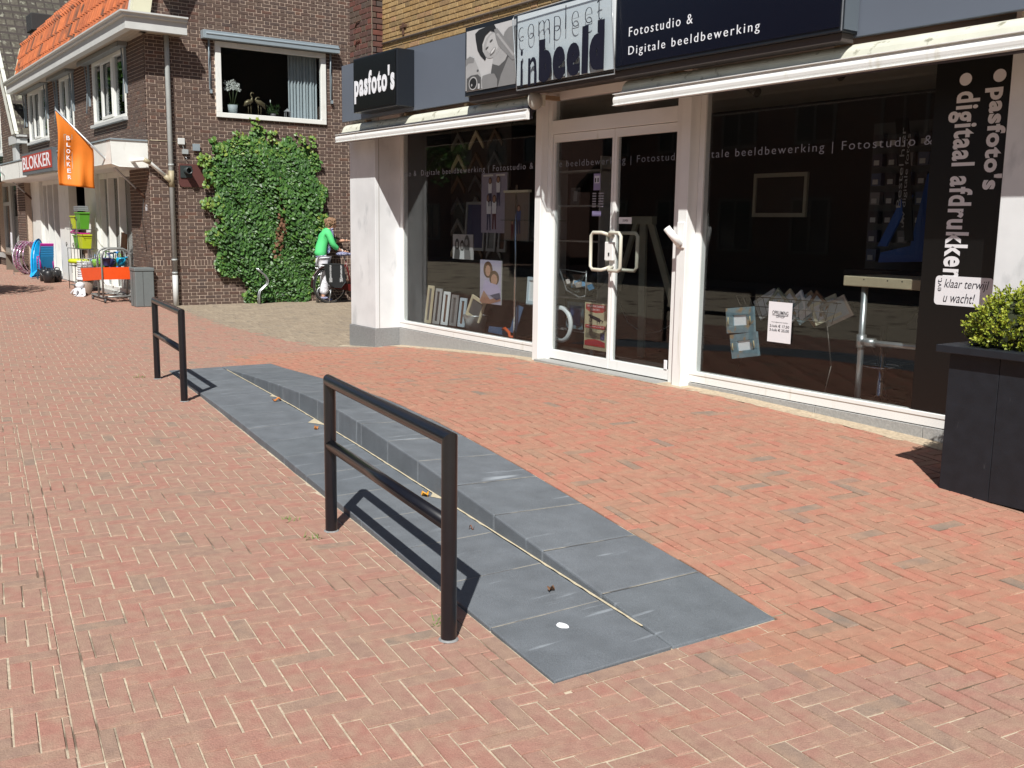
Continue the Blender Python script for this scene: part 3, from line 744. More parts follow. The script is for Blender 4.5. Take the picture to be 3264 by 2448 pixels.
# --- mansard roof
def tile_unit(name,m,w_,l,hh=.03,kind='pan'):
    """tile: local x across, local y up the slope, z outward"""
    mb=MB(); n=6; vs=[]
    prof=[]
    RP=[(-.5,.0),(.08,0),(.18,.12),(.24,.85),(.34,1.),(.44,.75),(.5,.05)]
    for i in range(n+1):
        u=i/n; prof.append((RP[i][0]*w_,RP[i][1]*hh) if kind=='pan' else (u*w_-w_/2,(hh*.5 if i in(0,) else 0)))
    for yy,zz in ((0,.035),(l,0.)):
        for x,z in prof: vs.append((x,yy,z+zz))
    for x,z in prof: vs.append((x,0,z+.002))
    fs=[(i,i+1,n+1+i+1,n+1+i) for i in range(n)]+[(2*(n+1)+i,2*(n+1)+i+1,i+1,i) for i in range(n)]
    mb.add(vs,fs,sm=False); return mb.mesh(name,m)
def tile_field(parent,o,ux,uy,nx_,ny_,w_,l,m,kind,pick,skip=None,hh=.03,name='tile',bed=None):
    """o origin, ux/uy unit vectors (across / up the slope)"""
    ux,uy=Vector(ux).normalized(),Vector(uy).normalized(); nz=ux.cross(uy).normalized(); me=tile_unit(name,m,w_,l*1.12,hh,kind)
    cand=[]
    for j in range(ny_):
        for i in range(nx_):
            p_=Vector(o)+ux*(w_*(i+.5))+uy*(l*j)
            if skip and skip(p_): continue
            a,b,c=proj(p_); s_=1/c**2 if (c>0 and -5<a<PW and -5<b<PH) else 0
            if c<=0 or a<-1500 or b<-1600: continue
            cand.append((s_,p_))
    cand.sort(key=lambda q:-q[0]); R3=Matrix((ux,uy,nz)).transposed(); off=woff(parent); mb=MB()
    V=[v.co.copy() for v in me.vertices]; F=[tuple(p.vertices) for p in me.polygons]
    for k,(s_,p_) in enumerate(cand):
        R4=R3@Matrix.Rotation(ru(-.012,.012),3,'Z')@Matrix.Rotation(ru(-.01,.01),3,'X')
        if k<pick and s_>0:
            ob=bpy.data.objects.new(name,me); COL.objects.link(ob); ob.parent=parent; M=R4.to_4x4(); M.translation=p_-off; ob.matrix_local=M
        else: mb.add([p_+R4@v for v in V],F,0,rnd()*.999+.001,False)
    if mb.f: stuff(mb.build(name+'s_above',m,parent))
RX0,RX1=-29.3,-18.42
e0=Vector((0,4.93,4.97)); e1=Vector((0,5.13,5.83))
roof=MB(); roof.add([(RX0,e0.y+.03,e0.z-.1),(RX1,e0.y+.03,e0.z-.1),(RX1,e1.y+.03,e1.z),(RX0,e1.y+.03,e1.z),(RX0,7.3,8.0),(RX1,7.3,8.0),(RX1,12,8),(RX0,12,8),(RX1,12,4.9),(RX0,12,4.9)],[(0,1,2,3),(3,2,5,4),(4,5,6,7),(1,8,6,5,2),(0,3,4,7,9)])
roof=roof.build('roof',pm('roof_batten',(.05,.04,.035),.9),hb)
tile_field(roof,(RX0+.02,e0.y,e0.z-.02),(1,0,0),(0,e1.y-e0.y,e1.z-e0.z),50,3,.217,.295,ORT,'pan',150,hh=.08)
tile_field(roof,(RX0+.02,e1.y-.02,e1.z+.01),(1,0,0),(0,1,1),50,9,.217,.30,ORT,'pan',150,hh=.08)
mb=MB(); mb.box(RX1-.0,RX1+.05,e0.y-.06,e1.y+.10,4.95,5.05); 
def slat(p0,p1,x0,x1,w_,m,nm,par):
    p0,p1=Vector(p0),Vector(p1); d=(p1-p0).normalized(); nn=Vector((0,-d.z,d.y))
    b=MB(); vs=[]
    for x in (x0,x1):
        for q in (p0+nn*.03,p1+nn*.03,p1-nn*w_,p0-nn*w_): vs.append((x,q.y,q.z))
    b.add(vs,[(0,1,2,3),(7,6,5,4),(0,4,5,1),(1,5,6,2),(2,6,7,3),(3,7,4,0)]); return b.build(nm,m,par)
slat((0,4.90,4.95),(0,5.10,5.95),RX1+.005,RX1+.04,.02,GREYW,'verge_strip',roof)
slat((0,4.93,4.95),(0,5.13,6.1),RX1+.045,RX1+.24,.26,CREAM,'barge_board',roof)
slat((0,4.89,4.95),(0,5.09,5.84),RX0-.05,RX0,.05,CREAM,'verge_board',roof)
slat((0,5.62,6.38),(0,7.3,8.06),RX0-.05,RX0,.05,CREAM,'verge_board',roof)
slat((0,5.13,5.88),(0,5.62,6.38),RX0-.06,RX0+.05,.04,pm('lead',(.22,.24,.25),.5),'lead_flashing',roof)
# unseen overhang slab, added and shaped to throw the shadow on the side wall
ov=MB(); ov.prism([(RX1+.05,5.33,5.50),(RX1+.05,6.15,7.4),(RX1+.05,6.30,7.35),(RX1+.05,5.46,5.47)],(.48,0,0)); ov.build('shadow_overhang',CREAM,roof)
# --- downpipe + overflow pipe
dpz=[(XB+.075,5.47,4.70),(XB+.075,5.47,.02)]
t=MB(); t.tube([(XB+.075,5.47,4.70),(XB+.075,5.47,4.3),(XB+.075,5.47,.45)],.043,14); dpo=t.build('downpipe',PVC,hb)
MB().tube([(XB+.075,5.47,.60),(XB+.075,5.47,.02)],.048,14).build('pipe_foot',pm('pvc_white',(.55,.56,.54),.4),dpo)
for z in (.85,.62,2.5): MB().tube([(XB+.075,5.47,z),(XB+.075,5.47,z+.035)],.05,14).build('pipe_clamp',PVC,dpo)
t=MB(); t.tube([(XB-.1,4.83,2.56),(XB+.08,4.86,2.57),(XB+.09,5.02,2.59),(XB+.09,5.08,2.56),(XB+.075,5.42,2.28)],.034,12); t.build('overflow_pipe',WHITE,hb)
t=MB(); t.tube([(XB+.075,5.36,2.33),(XB+.075,5.47,2.22)],.045,12); t.tube([(XB+.075,5.47,2.14),(XB+.075,5.47,2.42)],.05,12); t.tube([(XB+.09,5.0,2.59),(XB+.09,5.11,2.54)],.04,12); t.build('pipe_joint',pm('pvc_beige',(.36,.31,.2),.5),dpo)
# cable and switch boxes
t=MB(); t.tube([(XB+.012,YB+.02,2.93),(XB+.012,5.6,2.93)],.006,5); t.tube([(XB-3.0,YB-.012,2.90),(XB,YB-.012,2.93)],.006,5)
for i in range(20): t.box(XB-.2-i*.15,XB-.18-i*.15,YB-.03,YB-.002,2.895,2.93)
t.build('cable',pm('cable_beige',(.42,.38,.26)),hb)
t=MB(); t.box(XB+.001,XB+.05,5.62,5.74,2.88,2.99); t.build('junction_box',pm('plastic_white',(.6,.62,.6)),hb,bevel=.01)
t=MB(); t.box(XB+.001,XB+.06,5.69,5.79,2.72,2.80); t.tube([(XB+.03,5.70,2.88),(XB+.03,5.72,2.80)],.006,5); t.build('sensor_box',pm('plastic_grey',(.35,.38,.38)),hb,bevel=.01)
t=MB(); t.box(XB+.04,XB+.06,5.87,6.0,2.785,2.905); t.build('square_plate',GPAINT,hb,bevel=.004)
t=MB(); t.prism([(XB+.001,5.66,2.55),(XB+.001,6.03,2.555),(XB+.001,6.07,2.51),(XB+.001,6.07,2.20),(XB+.001,6.03,2.155),(XB+.001,5.66,2.15),(XB+.001,5.62,2.19),(XB+.001,5.62,2.51)],(.03,0,0)); vp=t.build('vent_plate',pm('plate_brown',(.10,.035,.03),.6),hb)
t=MB(); t.box(XB+.032,XB+.05,5.64,5.84,2.31,2.52); t.lathe((XB+.05,5.75,2.43),[(.06,0),(.06,.16),(.048,.16),(.048,.02),(0,.02)],16,axis='x'); t.build('vent_pipe',pm('vent_dark',(.035,.045,.045),.4),vp)
t=MB(); t.tube([(XB+.01,5.74,2.66),(XB+.05,5.74,2.67),(XB+.06,5.76,2.64),(XB+.05,5.74,2.61)],.007,6); t.build('wall_hook',STEEL,hb)
text_mesh('63','house_number',LETW,hb,'y',-18.60,-18.50,1.72,1.83,YB-.012)
# --- shop canopy + fascia box
can=MB(); can.prism([(-29.6,YB-.62,2.50),(-29.6,YB-.62,2.90),(-29.6,YB-.0,2.93),(-29.6,YB-.0,2.46),(-29.6,YB-.5,2.46)],(29.6-18.33,0,0)); 
can=can.build('canopy',WHITE,hb,bevel=.01)
MB().box(-29.62,-18.31,YB-.64,YB+.0,2.905,2.93).build('canopy_cap',GPAINT,can)
for X in (-27.0,-24.2,-21.4,-19.6): MB().box(X,X+.012,YB-.6235,YB-.61,2.51,2.90).build('board_joint',pm('joint_dark',(.1,.1,.1)),can)
sg=MB(); sg.box(-26.0,-22.6,YB-.72,YB-.63,2.53,3.0); sg=sg.build('sign_panel',pm('sign_grey',(.10,.115,.13),.4),can)
MB().box(-25.92,-22.7,YB-.728,YB-.721,2.60,2.95).build('sign_face',pm('sign_red',(.42,.035,.02),.4),sg)
text_mesh('BLOKKER','lettering',LETW,sg,'y',-25.85,-22.8,2.64,2.92,YB-.73,offset=.01)
# --- shop front: panels, glass bays, door
def bay(X0,X1,zb_,zt_,m_,n_l):
    y=YB+.02; t=MB(); t.box(X0,X0+.07,y,y+.16,zb_,zt_); t.box(X1-.07,X1,y,y+.16,zb_,zt_); t.box(X0+.07,X1-.07,y,y+.16,zt_-.12,zt_)
    t.box(X0+.07,X1-.07,y,y+.16,zb_,zb_+.12)
    for i in range(1,n_l):
        xm=X0+(X1-X0)*i/n_l; t.box(xm-.04,xm+.04,y-.03,y+.095,zb_+.12,zt_-.12)
    o=t.build('shop_window',WHITE,hb,bevel=.006); MB().box(X0+.03,X1-.03,y+.10,y+.108,zb_+.05,zt_-.05).build('pane',UGLASS,o); return o
bay(-27.85,-25.75,.15,2.48,0,3); bay(-22.05,-19.60,.12,2.48,0,3)
for a,b,lab in ((-29.1,-27.86,0),(-25.74,-24.55,0),(-23.1,-22.06,0)):
    t=MB(); n_=2
    for i in range(n_): t.box(a+(b-a)*i/n_+.004,a+(b-a)*(i+1)/n_-.004,YB-.03-.02*i,YB+.12,.16,2.50)
    t.build('wall_panel',WHITE,hb)
t=MB(); t.box(-29.1,-19.6,YB+.02,YB+.15,2.481,2.62); t.build('lintel',WHITE,hb)
t=MB(); t.box(-24.54,-23.11,YB+.9,YB+.95,.15,2.48); dr=t.build('shop_door',pm('door_dark',(.03,.03,.03)),hb)
t=MB(); t.box(-29.1,-19.6,YB-.03,YB+1,.0,.155); t.build('threshold',PLINTH2,hb)
# ---- flag pole and flag
fp=thing('flag_pole','grey flagpole holding the orange flag, slanting up from the building corner','flagpole',(-18.62,5.1,2.0),0,'slanting flagpoles')
MB().tube([(-18.62,5.1,1.98),(-18.75,4.55,2.55),(-18.9,3.76,3.40)],.018,10).build('pole',STEEL,fp); 
MB().tube([(-18.61,5.11,1.95),(-18.64,4.98,2.11)],.026,10).build('bracket',RUST,fp)
MB().tube([(-18.62,5.09,1.95),(-18.62,5.05,1.6),(-18.65,5.11,1.0)],.005,5).build('cord',pm('cord_dark',(.02,.02,.02)),fp)
fl=thing('flag','orange hanging shop flag with white letters in boxes, on the slanting pole','flag',(-18.9,3.75,3.36))
mb=MB(); nu,nv=14,26
def flagpt(u,v):
    Y=3.76+.58*u; zt_=3.36-.60*u; zb_=2.13-.04*u; z=zt_+(zb_-zt_)*v
    fold=.035*math.sin(u*9+v*3)*(v+.2)+.018*math.sin(u*19+1+v*2)*(v+.1)+.03*math.sin(v*6+u*3)
    return Vector((-18.88+fold,Y+.012*math.sin(v*6),z))
vs=[flagpt(i/nu,j/nv) for j in range(nv+1) for i in range(nu+1)]
mb.add(vs,[(j*(nu+1)+i,j*(nu+1)+i+1,(j+1)*(nu+1)+i+1,(j+1)*(nu+1)+i) for j in range(nv) for i in range(nu)],sm=True)
FLM=mat('flag_orange',(.72,.19,.012),.7,var=.06,vscale=6); fo=mb.build('cloth',FLM,fl)
sd=fo.modifiers.new('thick','SOLIDIFY'); sd.thickness=.004
# stripe + letters
mb=MB()
LG=pm('flag_grey',(.45,.36,.26),.7)
def onflag(a,b): # a=y,b=z -> x on cloth
    u=(a-3.76)/.58; zt_=3.36-.60*u; zb_=2.13-.04*u; v=(b-zt_)/(zb_-zt_); p_=flagpt(min(max(u,0),1),min(max(v,0),1)); return p_.x
ya,yb_=3.865,4.005; zt_,zb_=2.98,2.215; 
for i in range(8):
    z=zt_+(zb_-zt_)*i/7; mb.add([(onflag(y,zz)+.006,y,zz) for y,zz in ((ya,z-.006),(yb_,z-.006),(yb_,z+.006),(ya,z+.006))],[(0,1,2,3)])
for y in (ya,yb_-.012):
    for i in range(14):
        a,b=zt_+(zb_-zt_)*i/14,zt_+(zb_-zt_)*(i+1)/14; mb.add([(onflag(yy,zz)+.0065,yy,zz) for yy,zz in ((y,b),(y+.012,b),(y+.012,a),(y,a))],[(0,1,2,3)])
mb.build('letter_boxes',LG,fl)
for i,ch in enumerate('BLOKKER'):
    z=zt_+(zb_-zt_)*(i+.5)/7; xx=onflag(3.935,z)+.012
    o=text_mesh(ch,'letter',LETW,fl,'x',3.905,3.965,z-.036,z+.036,xx,offset=.02,extr=.001)
t=thing('flag_pole','bare grey flagpole beside the green awning, slanting up out of view','flagpole',(-29.05,5.05,2.08),0,'slanting flagpoles')
MB().tube([(-29.05,5.1,2.06),(-29.1,4.4,2.72),(-29.2,3.2,3.9)],.018,8).build('pole',STEEL,t); MB().tube([(-29.04,5.11,2.04),(-29.06,4.95,2.2)],.026,8).build('bracket',RUST,t)
MB().tube([(-29.05,5.1,2.0),(-28.9,5.05,1.0),(-28.75,4.95,.9)],.006,5).build('cord',pm('cord_dark',(.02,.02,.02)),t)
# ================================================================== chimney + left house
lh=thing('gabled_house','brown brick gabled house with white barge board and lichen covered tile roof','building',(-33,4.95,.15))
gp=lambda z:-28.95-(z-3.7)*.88
lw=bpy.data.objects.new('gable_wall',MB().add([(-34,5.3,0),(-33,5.3,0),(-33,5.3,4)],[(0,1,2)]).mesh('gable_wall',MORT,woff(lh))); COL.objects.link(lw); lw.parent=lh
LWIN=(-34.6,-32.1,3.35,5.3); LSH=(-33.4,-30.3,.55,2.55)
YL=4.95
brick_wall(lw,'y',YL,-40,-29.15,.0,9.5,BRB,MORT,L=.21,H=.064,holes=[LWIN,LSH],pick=300,thick=.25,inside=lambda u,z:u<gp(max(z,3.3))-.25,noback=True)
mb=MB(); mb.add([(-40,YL,0),(-30.4,YL,0),(-30.4,YL,.55),(-40,YL,.55)],[(0,1,2,3)])
for r in rects_minus(-40,-29.2,0,9.5,[LWIN,LSH]):
    a,b,c,d=r
    # clip to the gable slope
    pts=[(a,c),(b,c),(b,d),(a,d)]; pl_=clip_poly(pts,-1,-.88,-(-28.95+3.7*.88-.2)) if d>3.3 else pts
    if len(pl_)>2: mb.prism([(u,YL,z) for u,z in pl_],(0,.25,0))
mb.build('mortar_bed',MORT,lw)
mb=MB(); mb.box(-41,-29.3,YL+1.2,14,0,3.5); mb.build('building_core',DARK,lh)
# barge board
mb=MB(); mb.prism([(gp(3.68),YL-.18,3.68),(gp(9.6),YL-.18,9.6),(gp(9.6)-.50,YL-.18,9.6),(gp(3.68)-.50,YL-.18,3.68)],(0,.05,0)); mb.prism([(gp(3.68)+.02,YL-.18,3.68),(gp(9.6)+.02,YL-.18,9.6),(gp(9.6)-.06,YL-.18,9.56),(gp(3.68)-.06,YL-.18,3.64)],(0,.09,0))
mb.build('barge_board',mat('old_white_paint',(.66,.67,.6),.6,var=.08,vscale=5,col2=(.25,.24,.2),thr=.64,cscale=5),lh)
mb=MB(); mb.box(-30.1,-28.9,YL-.15,YL+.1,3.45,3.66); mb.box(-29.9,-29.45,YL-.10,YL+.1,3.0,3.45); mb.build('corner_block',GREYW,lh)
rf=MB(); rf.add([(gp(3.6),YL-.1,3.57),(gp(10),YL-.1,9.97),(gp(10),16,9.97),(gp(3.6),16,3.57)],[(0,1,2,3)]); rf=rf.build('roof',pm('roof_batten',(.05,.04,.035),.9),lh)
tile_field(rf,(gp(3.6),16,3.6),(0,-1,0),(-.88,0,1),50,30,.225,.295,GRT,'flat',300,hh=.06)
wf=MB(); a,b,c,d=LWIN; y=YL-.02
wf.box(a,b,y,y+.1,c,c+.1); wf.box(a,b,y,y+.1,d-.1,d); wf.box(a,a+.1,y,y+.1,c+.1,d-.1); wf.box(b-.12,b,y,y+.1,c+.1,d-.1); wf.box(a+.1,b-.12,y,y+.09,4.35,4.43)
for X in (-33.8,-33.0): wf.box(X-.06,X+.06,y,y+.09,c+.1,4.35); wf.box(X-.03,X+.03,y,y+.09,4.43,d-.1)
wf=wf.build('window',WHITE,lh); MB().box(a+.05,b-.05,y+.05,y+.058,c+.05,d-.05).build('pane',UGLASS,wf); MB().box(a-.1,b+.06,YL-.12,YL+.02,c-.09,c-.01).build('sill',GREYW,wf); MB().box(a,b,YL+.5,YL+.52,c,d).build('blind',pm('blind',(.3,.31,.31)),wf)
wf=MB(); a,b,c,d=LSH; y=YL+.12
wf.box(a,b,y,y+.1,c,c+.14); wf.box(a,b,y,y+.1,d-.1,d); wf.box(a,a+.1,y,y+.1,c+.14,d-.1); wf.box(b-.1,b,y,y+.1,c+.14,d-.1); wf.box(-32.35,-32.05,y,y+.09,c+.14,d-.1); wf.box(a+.1,-32.35,y,y+.08,1.9,2.0)
wf=wf.build('shop_window',GREYW,lh); MB().box(a+.05,b-.05,y+.05,y+.058,c+.05,d-.05).build('pane',UGLASS,wf); MB().box(a-.1,b+.05,YL-.05,YL+.2,c-.14,c-.01).build('sill',PLINTH2,wf)
aw=MB(); aw.prism([(-40,YL-.02,2.85),(-40,YL-1.0,2.58),(-40,YL-1.0,2.50),(-40,YL-.02,2.72)],(9.7,0,0)); aw=aw.build('awning',pm('awning_green',(.01,.22,.13),.7),lh); MB().box(-40,-30.28,YL-.1,YL,2.82,2.92).build('awning_case',GPAINT,aw)
MB().box(-34.2,-33.5,YL-.9,YL-.1,.15,1.6).build('bay_panel',WHITE,lh)
ch=thing('chimney','short brick chimney with dark cap and lead flashing between the two roofs','chimney',(-29.6,5.85,5.3))
b_=MB(); b_.box(-29.95,-29.4,5.45,5.95,5.2,6.35); st_=b_.build('stack',GMORT,ch)
brick_wall(st_,'x',-29.4,5.45,5.95,5.3,6.35,PIER,GMORT,L=.2,H=.065,noback=True,pick=60); brick_wall(st_,'y',5.45,-29.95,-29.4,5.3,6.35,PIER,GMORT,L=.2,H=.065,noback=True,pick=60)
MB().box(-30.02,-29.33,5.38,6.02,6.35,6.78).build('cap',pm('chimney_cap',(.03,.03,.03),.8),ch,bevel=.02); MB().box(-29.395,-29.38,5.55,5.96,5.7,6.2).build('flashing',pm('lead2',(.30,.33,.35),.5),ch)
#PART3
#PART3
# ================================================================== ivy on the side wall
iv=thing('ivy','large dense green ivy patch climbing the brown brick side wall','ivy',(XB+.1,7.4,.05))
def bulge(y,z): return .06+.20*math.sin(max(0,min(1,(z)/3.1))*math.pi)*(.6+.4*math.sin(y*3.7+z*2.1))+.07*math.sin(y*9+z*5)
mb=MB(); random.seed(5)
LV=[(0,-.5,0),(.42,-.18,.0),(.38,.22,.0),(0,.62,0),(-.38,.22,0),(-.42,-.18,0)]
def leafs(mb,c,s,nrm,spin,r):
    q=nrm.to_track_quat('Z','Y'); R_=q.to_matrix()@Matrix.Rotation(spin,3,'Z'); vs=[]
    for a,b,_ in LV: vs.append(c+R_@Vector((a*s,b*s,-.12*s if a else 0.)))
    mb.add(vs,[(0,1,2,3),(0,3,4,5)],0,r)
cnt=0
while cnt<9000:
    y,z=ru(6.0,8.45),ru(.03,3.35)
    if not inpoly(IVYP,y+.10*math.sin(z*11)+ru(-.06,.06),z+.07*math.sin(y*13)+ru(-.05,.05)): continue
    if abs(y-7.42-.06*math.sin(z*5))<.06 and .9<z<2.3 and rnd()<.72: continue
    hole=math.sin(y*5.3+1.2)*math.sin(z*4.1+.5)+.4*math.sin(y*11+z*7)
    if hole<-1.15 and rnd()<.6: continue
    b=bulge(y,z); d=b*(1-rnd()**2.2*.75)
    edge=not inpoly(IVYP,y+.12,z) or not inpoly(IVYP,y-.12,z) or z>2.75
    nrm=Vector((1,ru(-.75,.35),ru(-.15,1.05))).normalized(); r=ru(.02,.72) if not edge else ru(.2,.95)
    leafs(mb,Vector((XB+.02+d,y,z)),ru(.062,.098),nrm,math.pi+ru(-.7,.7),r); cnt+=1
for k in range(16):
    cy,cz=random.choice([(6.05,2.62),(6.1,2.25),(6.08,1.85),(6.12,1.25),(6.15,.95),(7.02,3.3),(6.7,3.08),(7.35,3.1),(8.1,3.05),(7.9,3.12),(6.35,2.98)])
    for j in range(14): leafs(mb,Vector((XB+ru(.03,.14),cy+ru(-.09,.1),cz+ru(-.1,.12))),ru(.05,.08),Vector((1,ru(-.6,.6),ru(0,1))).normalized(),math.pi+ru(-1,1),ru(.7,.99))
IVM=mat('ivy_leaf',None,.45,spec=.4,own=False,var=.15,vscale=30,pal=[(0,(.020,.055,.012)),(.3,(.036,.10,.018)),(.6,(.058,.145,.025)),(.78,(.09,.18,.03)),(.9,(.15,.23,.04)),(1,(.26,.28,.05))])
stuff(mb.build('foliage',IVM,iv))
mb=MB()
for k in range(260):
    z=ru(.85,2.35); y=7.42+.06*math.sin(z*5)+ru(-.08,.08); leafs(mb,Vector((XB+ru(.05,.2),y,z)),ru(.04,.08),Vector((1,ru(-.6,.6),ru(-.6,.6))).normalized(),ru(0,6),.3)
stuff(mb.build('dead_leaves',pm('dead_leaf',(.17,.085,.045),.8),iv))
mb=MB()
for k in range(12):
    y=7.3+ru(-.15,.3); mb.tube([(XB+.03,y,.02),(XB+.05,y+ru(-.2,.2),.8),(XB+.04,y+ru(-.5,.5),1.8)],.012,5)
mb.build('stem',pm('bark',(.08,.055,.035),.9),iv)
# cycle stands
def cyc(Y,label):
    zg=g(XB+.3,Y); t=thing('cycle_stand',label,'cycle stand',(XB+.25,Y,zg),0,'bent steel cycle stands'); 
    for k,dx in enumerate((0,.07)):
        MB().tube([(dx,0,-.03),(dx,.0,.16),(dx,.02,.24),(dx,.10,.31),(dx,.17,.37),(dx,.18,.44),(dx,.13,.53),(dx,.04,.60),(dx,-.02,.66)],.013,8).build('bar',STEEL,t,off=(0,0,0))
    MB().box(0,.07,-.01,.01,.1,.13).build('bar',STEEL,t,off=(0,0,0)); return t
cyc(6.93,'bent steel cycle stand at the left foot of the ivy'); cyc(8.1,'bent steel cycle stand behind the bicycle wheel')
# ================================================================== bicycle + woman
BX,BY,BZ=-17.8,8.26,.05
bk=thing('bicycle','dark bicycle with black pannier bag, half hidden by the white pillar','bicycle',(BX,BY,BZ))
RB=.335
def wheel(cy):
    tr=MB(); 
    pts=[(0,cy+RB*math.cos(a),RB+RB*math.sin(a)) for a in [2*math.pi*i/40 for i in range(40)]]; tr.tube(pts,.019,8,closed=True)
    o=tr.build('wheel',pm('tyre',(.02,.02,.02),.8),bk,off=(0,0,0))
    rm=MB(); rm.tube([(0,cy+(RB-.03)*math.cos(a),RB+(RB-.03)*math.sin(a)) for a in [2*math.pi*i/40 for i in range(40)]],.010,6,closed=True); rm.build('rim',CHROME,o,off=(0,0,0))
    sp=MB()
    for i in range(18):
        a=2*math.pi*i/18; sp.tube([(0.02*(-1)**i,cy,RB),(0,cy+(RB-.03)*math.cos(a),RB+(RB-.03)*math.sin(a))],.0018,4)
    sp.tube([(-.05,cy,RB),(.05,cy,RB)],.02,8); sp.build('spokes',CHROME,o,off=(0,0,0))
wheel(0); wheel(1.08)
RED=pm('bike_maroon',(.10,.012,.010),.25,coat=.5)
f=MB(); sy=.40
for p_ in ([(0,.0,RB),(0,.46,.27)],[(0,.46,.27),(0,.33,.80)],[(0,.0,RB),(0,.345,.72)],[(0,.46,.27),(0,.90,.72)],[(0,.42,.42),(0,.90,.80)],[(0,1.08,RB),(0,1.0,.55),(0,.90,.72)],[(0,.90,.72),(0,.87,.95)]): f.tube(p_,.017,8)
f.build('frame',RED,bk,off=(0,0,0))
f=MB(); f.tube([(-.28,.70,1.02),(-.25,.86,1.05),(0,.87,1.0),(.25,.86,1.05),(.28,.70,1.02)],.012,8); f.build('handlebar',CHROME,bk,off=(0,0,0))
f=MB(); f.tube([(0,.33,.78),(0,.31,.87)],.012,8); f.build('seat_post',CHROME,bk,off=(0,0,0))
f=MB(); f.ball((0,.27,.92),(.10,.13,.045),14); f.ball((0,.40,.915),(.04,.09,.03),12); f.build('saddle',mat('saddle_cover',(.08,.09,.22),.7,col2=(.55,.55,.62),thr=.5,cscale=60),bk,off=(0,0,0))
f=MB(); f.prism([(.02,-.02,RB-.05),(.02,.5,.20),(.02,.56,.27),(.02,.5,.34),(.02,.0,RB+.05)],(.03,0,0)); f.build('chain_case',RED,bk,off=(0,0,0))
f=MB(); f.tube([(.05,.46,.27),(.07,.50,.24),(.09,.53,.15)],.01,6); f.box(.06,.14,.48,.57,.14,.16); f.build('crank',CHROME,bk,off=(0,0,0))
f=MB(); f.ball((.06,.47,.30),(.02,.045,.045),10); f.build('hub_cap',CHROME,bk,off=(0,0,0))
f=MB()
for x in(-.06,.06): f.tube([(x,-.24,.70),(x,.26,.72)],.007,6); f.tube([(x,-.1,.70),(x*.5,0,RB)],.005,5)
for y in(-.24,-.1,.1,.26): f.tube([(-.06,y,.705),(.06,y,.705)],.006,6)
f.build('carrier',STEEL,bk,off=(0,0,0))
f=MB(); pts=[(0,(RB+.035)*math.cos(a),RB+(RB+.035)*math.sin(a)) for a in [math.radians(q) for q in range(20,196,8)]]; f.tube(pts,.020,6); f.build('mudguard',pm('mudguard',(.03,.01,.01),.3),bk,off=(0,0,0))
f=MB(); f.tube([(0,-.335,.50),(0,-.345,.44)],.02,8); f.build('tail_reflector',pm('reflector_white',(.6,.62,.6),.3),bk,off=(0,0,0))
BAG=pm('bag_black',(.018,.02,.022),.6)
for sx in (1,-1):
    f=MB(); f.prism([(sx*.075,-.13,.72),(sx*.075,.20,.72),(sx*.075,.24,.40),(sx*.075,.14,.30),(sx*.075,.0,.30),(sx*.075,-.10,.42)],(sx*.11,0,0)); pb=f.build('pannier',BAG,bk,bevel=.015,off=(0,0,0))
    f=MB()
    for y in(-.07,.15): f.box(sx*.187,sx*.192,y-.016,y+.016,.42,.72); f.box(sx*.186,sx*.197,y-.03,y+.03,.40,.48)
    f.build('reflective_strap',mat('strap_grey',(.45,.46,.47),.5,col2=(.08,.08,.08),thr=.5,cscale=60),pb,off=(0,0,0))
f=MB(); f.box(-.19,.19,-.13,.20,.722,.74); f.build('pannier_flap',BAG,bk,bevel=.006,off=(0,0,0))
f=MB(); f.tube([(.03,.02,RB),(.09,-.06,.02)],.008,5); f.build('kick_stand',STEEL,bk,off=(0,0,0))
# woman
PX,PY=-18.02,8.24
pw=thing('person','person in a green cardigan and white trousers bending over a bicycle','person',(PX,PY,.05))
def skin(name,verts,edges,rad,m,parent,root=0,sub=2,off=(0,0,0)):
    me=bpy.data.meshes.new(name); me.from_pydata([tuple(v) for v in verts],edges,[]); o=bpy.data.objects.new(name,me); COL.objects.link(o); o.parent=parent
    me.materials.append(m); a=o.modifiers.new('s','SKIN'); a.use_smooth_shade=True; a.branch_smoothing=.6
    for i,r in enumerate(rad):
        s=me.skin_vertices[0].data[i]; s.radius=(r if isinstance(r,tuple) else (r,r)); s.use_root=(i==root)
    b=o.modifiers.new('d','SUBSURF'); b.levels=sub; b.render_levels=sub
    dg=bpy.context.evaluated_depsgraph_get(); me2=bpy.data.meshes.new_from_object(o.evaluated_get(dg)); me2.name=name
    for p_ in me2.polygons: p_.use_smooth=True
    o.modifiers.clear(); o.data=me2
    if not me2.materials: me2.materials.append(m)
    else: me2.materials[0]=m
    return o
SKINM=pm('skin',(.60,.34,.23),.5); GREENC=pm('cardigan_green',(.09,.60,.20),.8); WTR=pm('trousers_white',(.80,.80,.86),.8); HAIR=pm('hair_brown',(.26,.155,.09),.6); BLOU=mat('blouse_pattern',(.12,.14,.30),.8,col2=(.62,.62,.66),thr=.5,cscale=45)
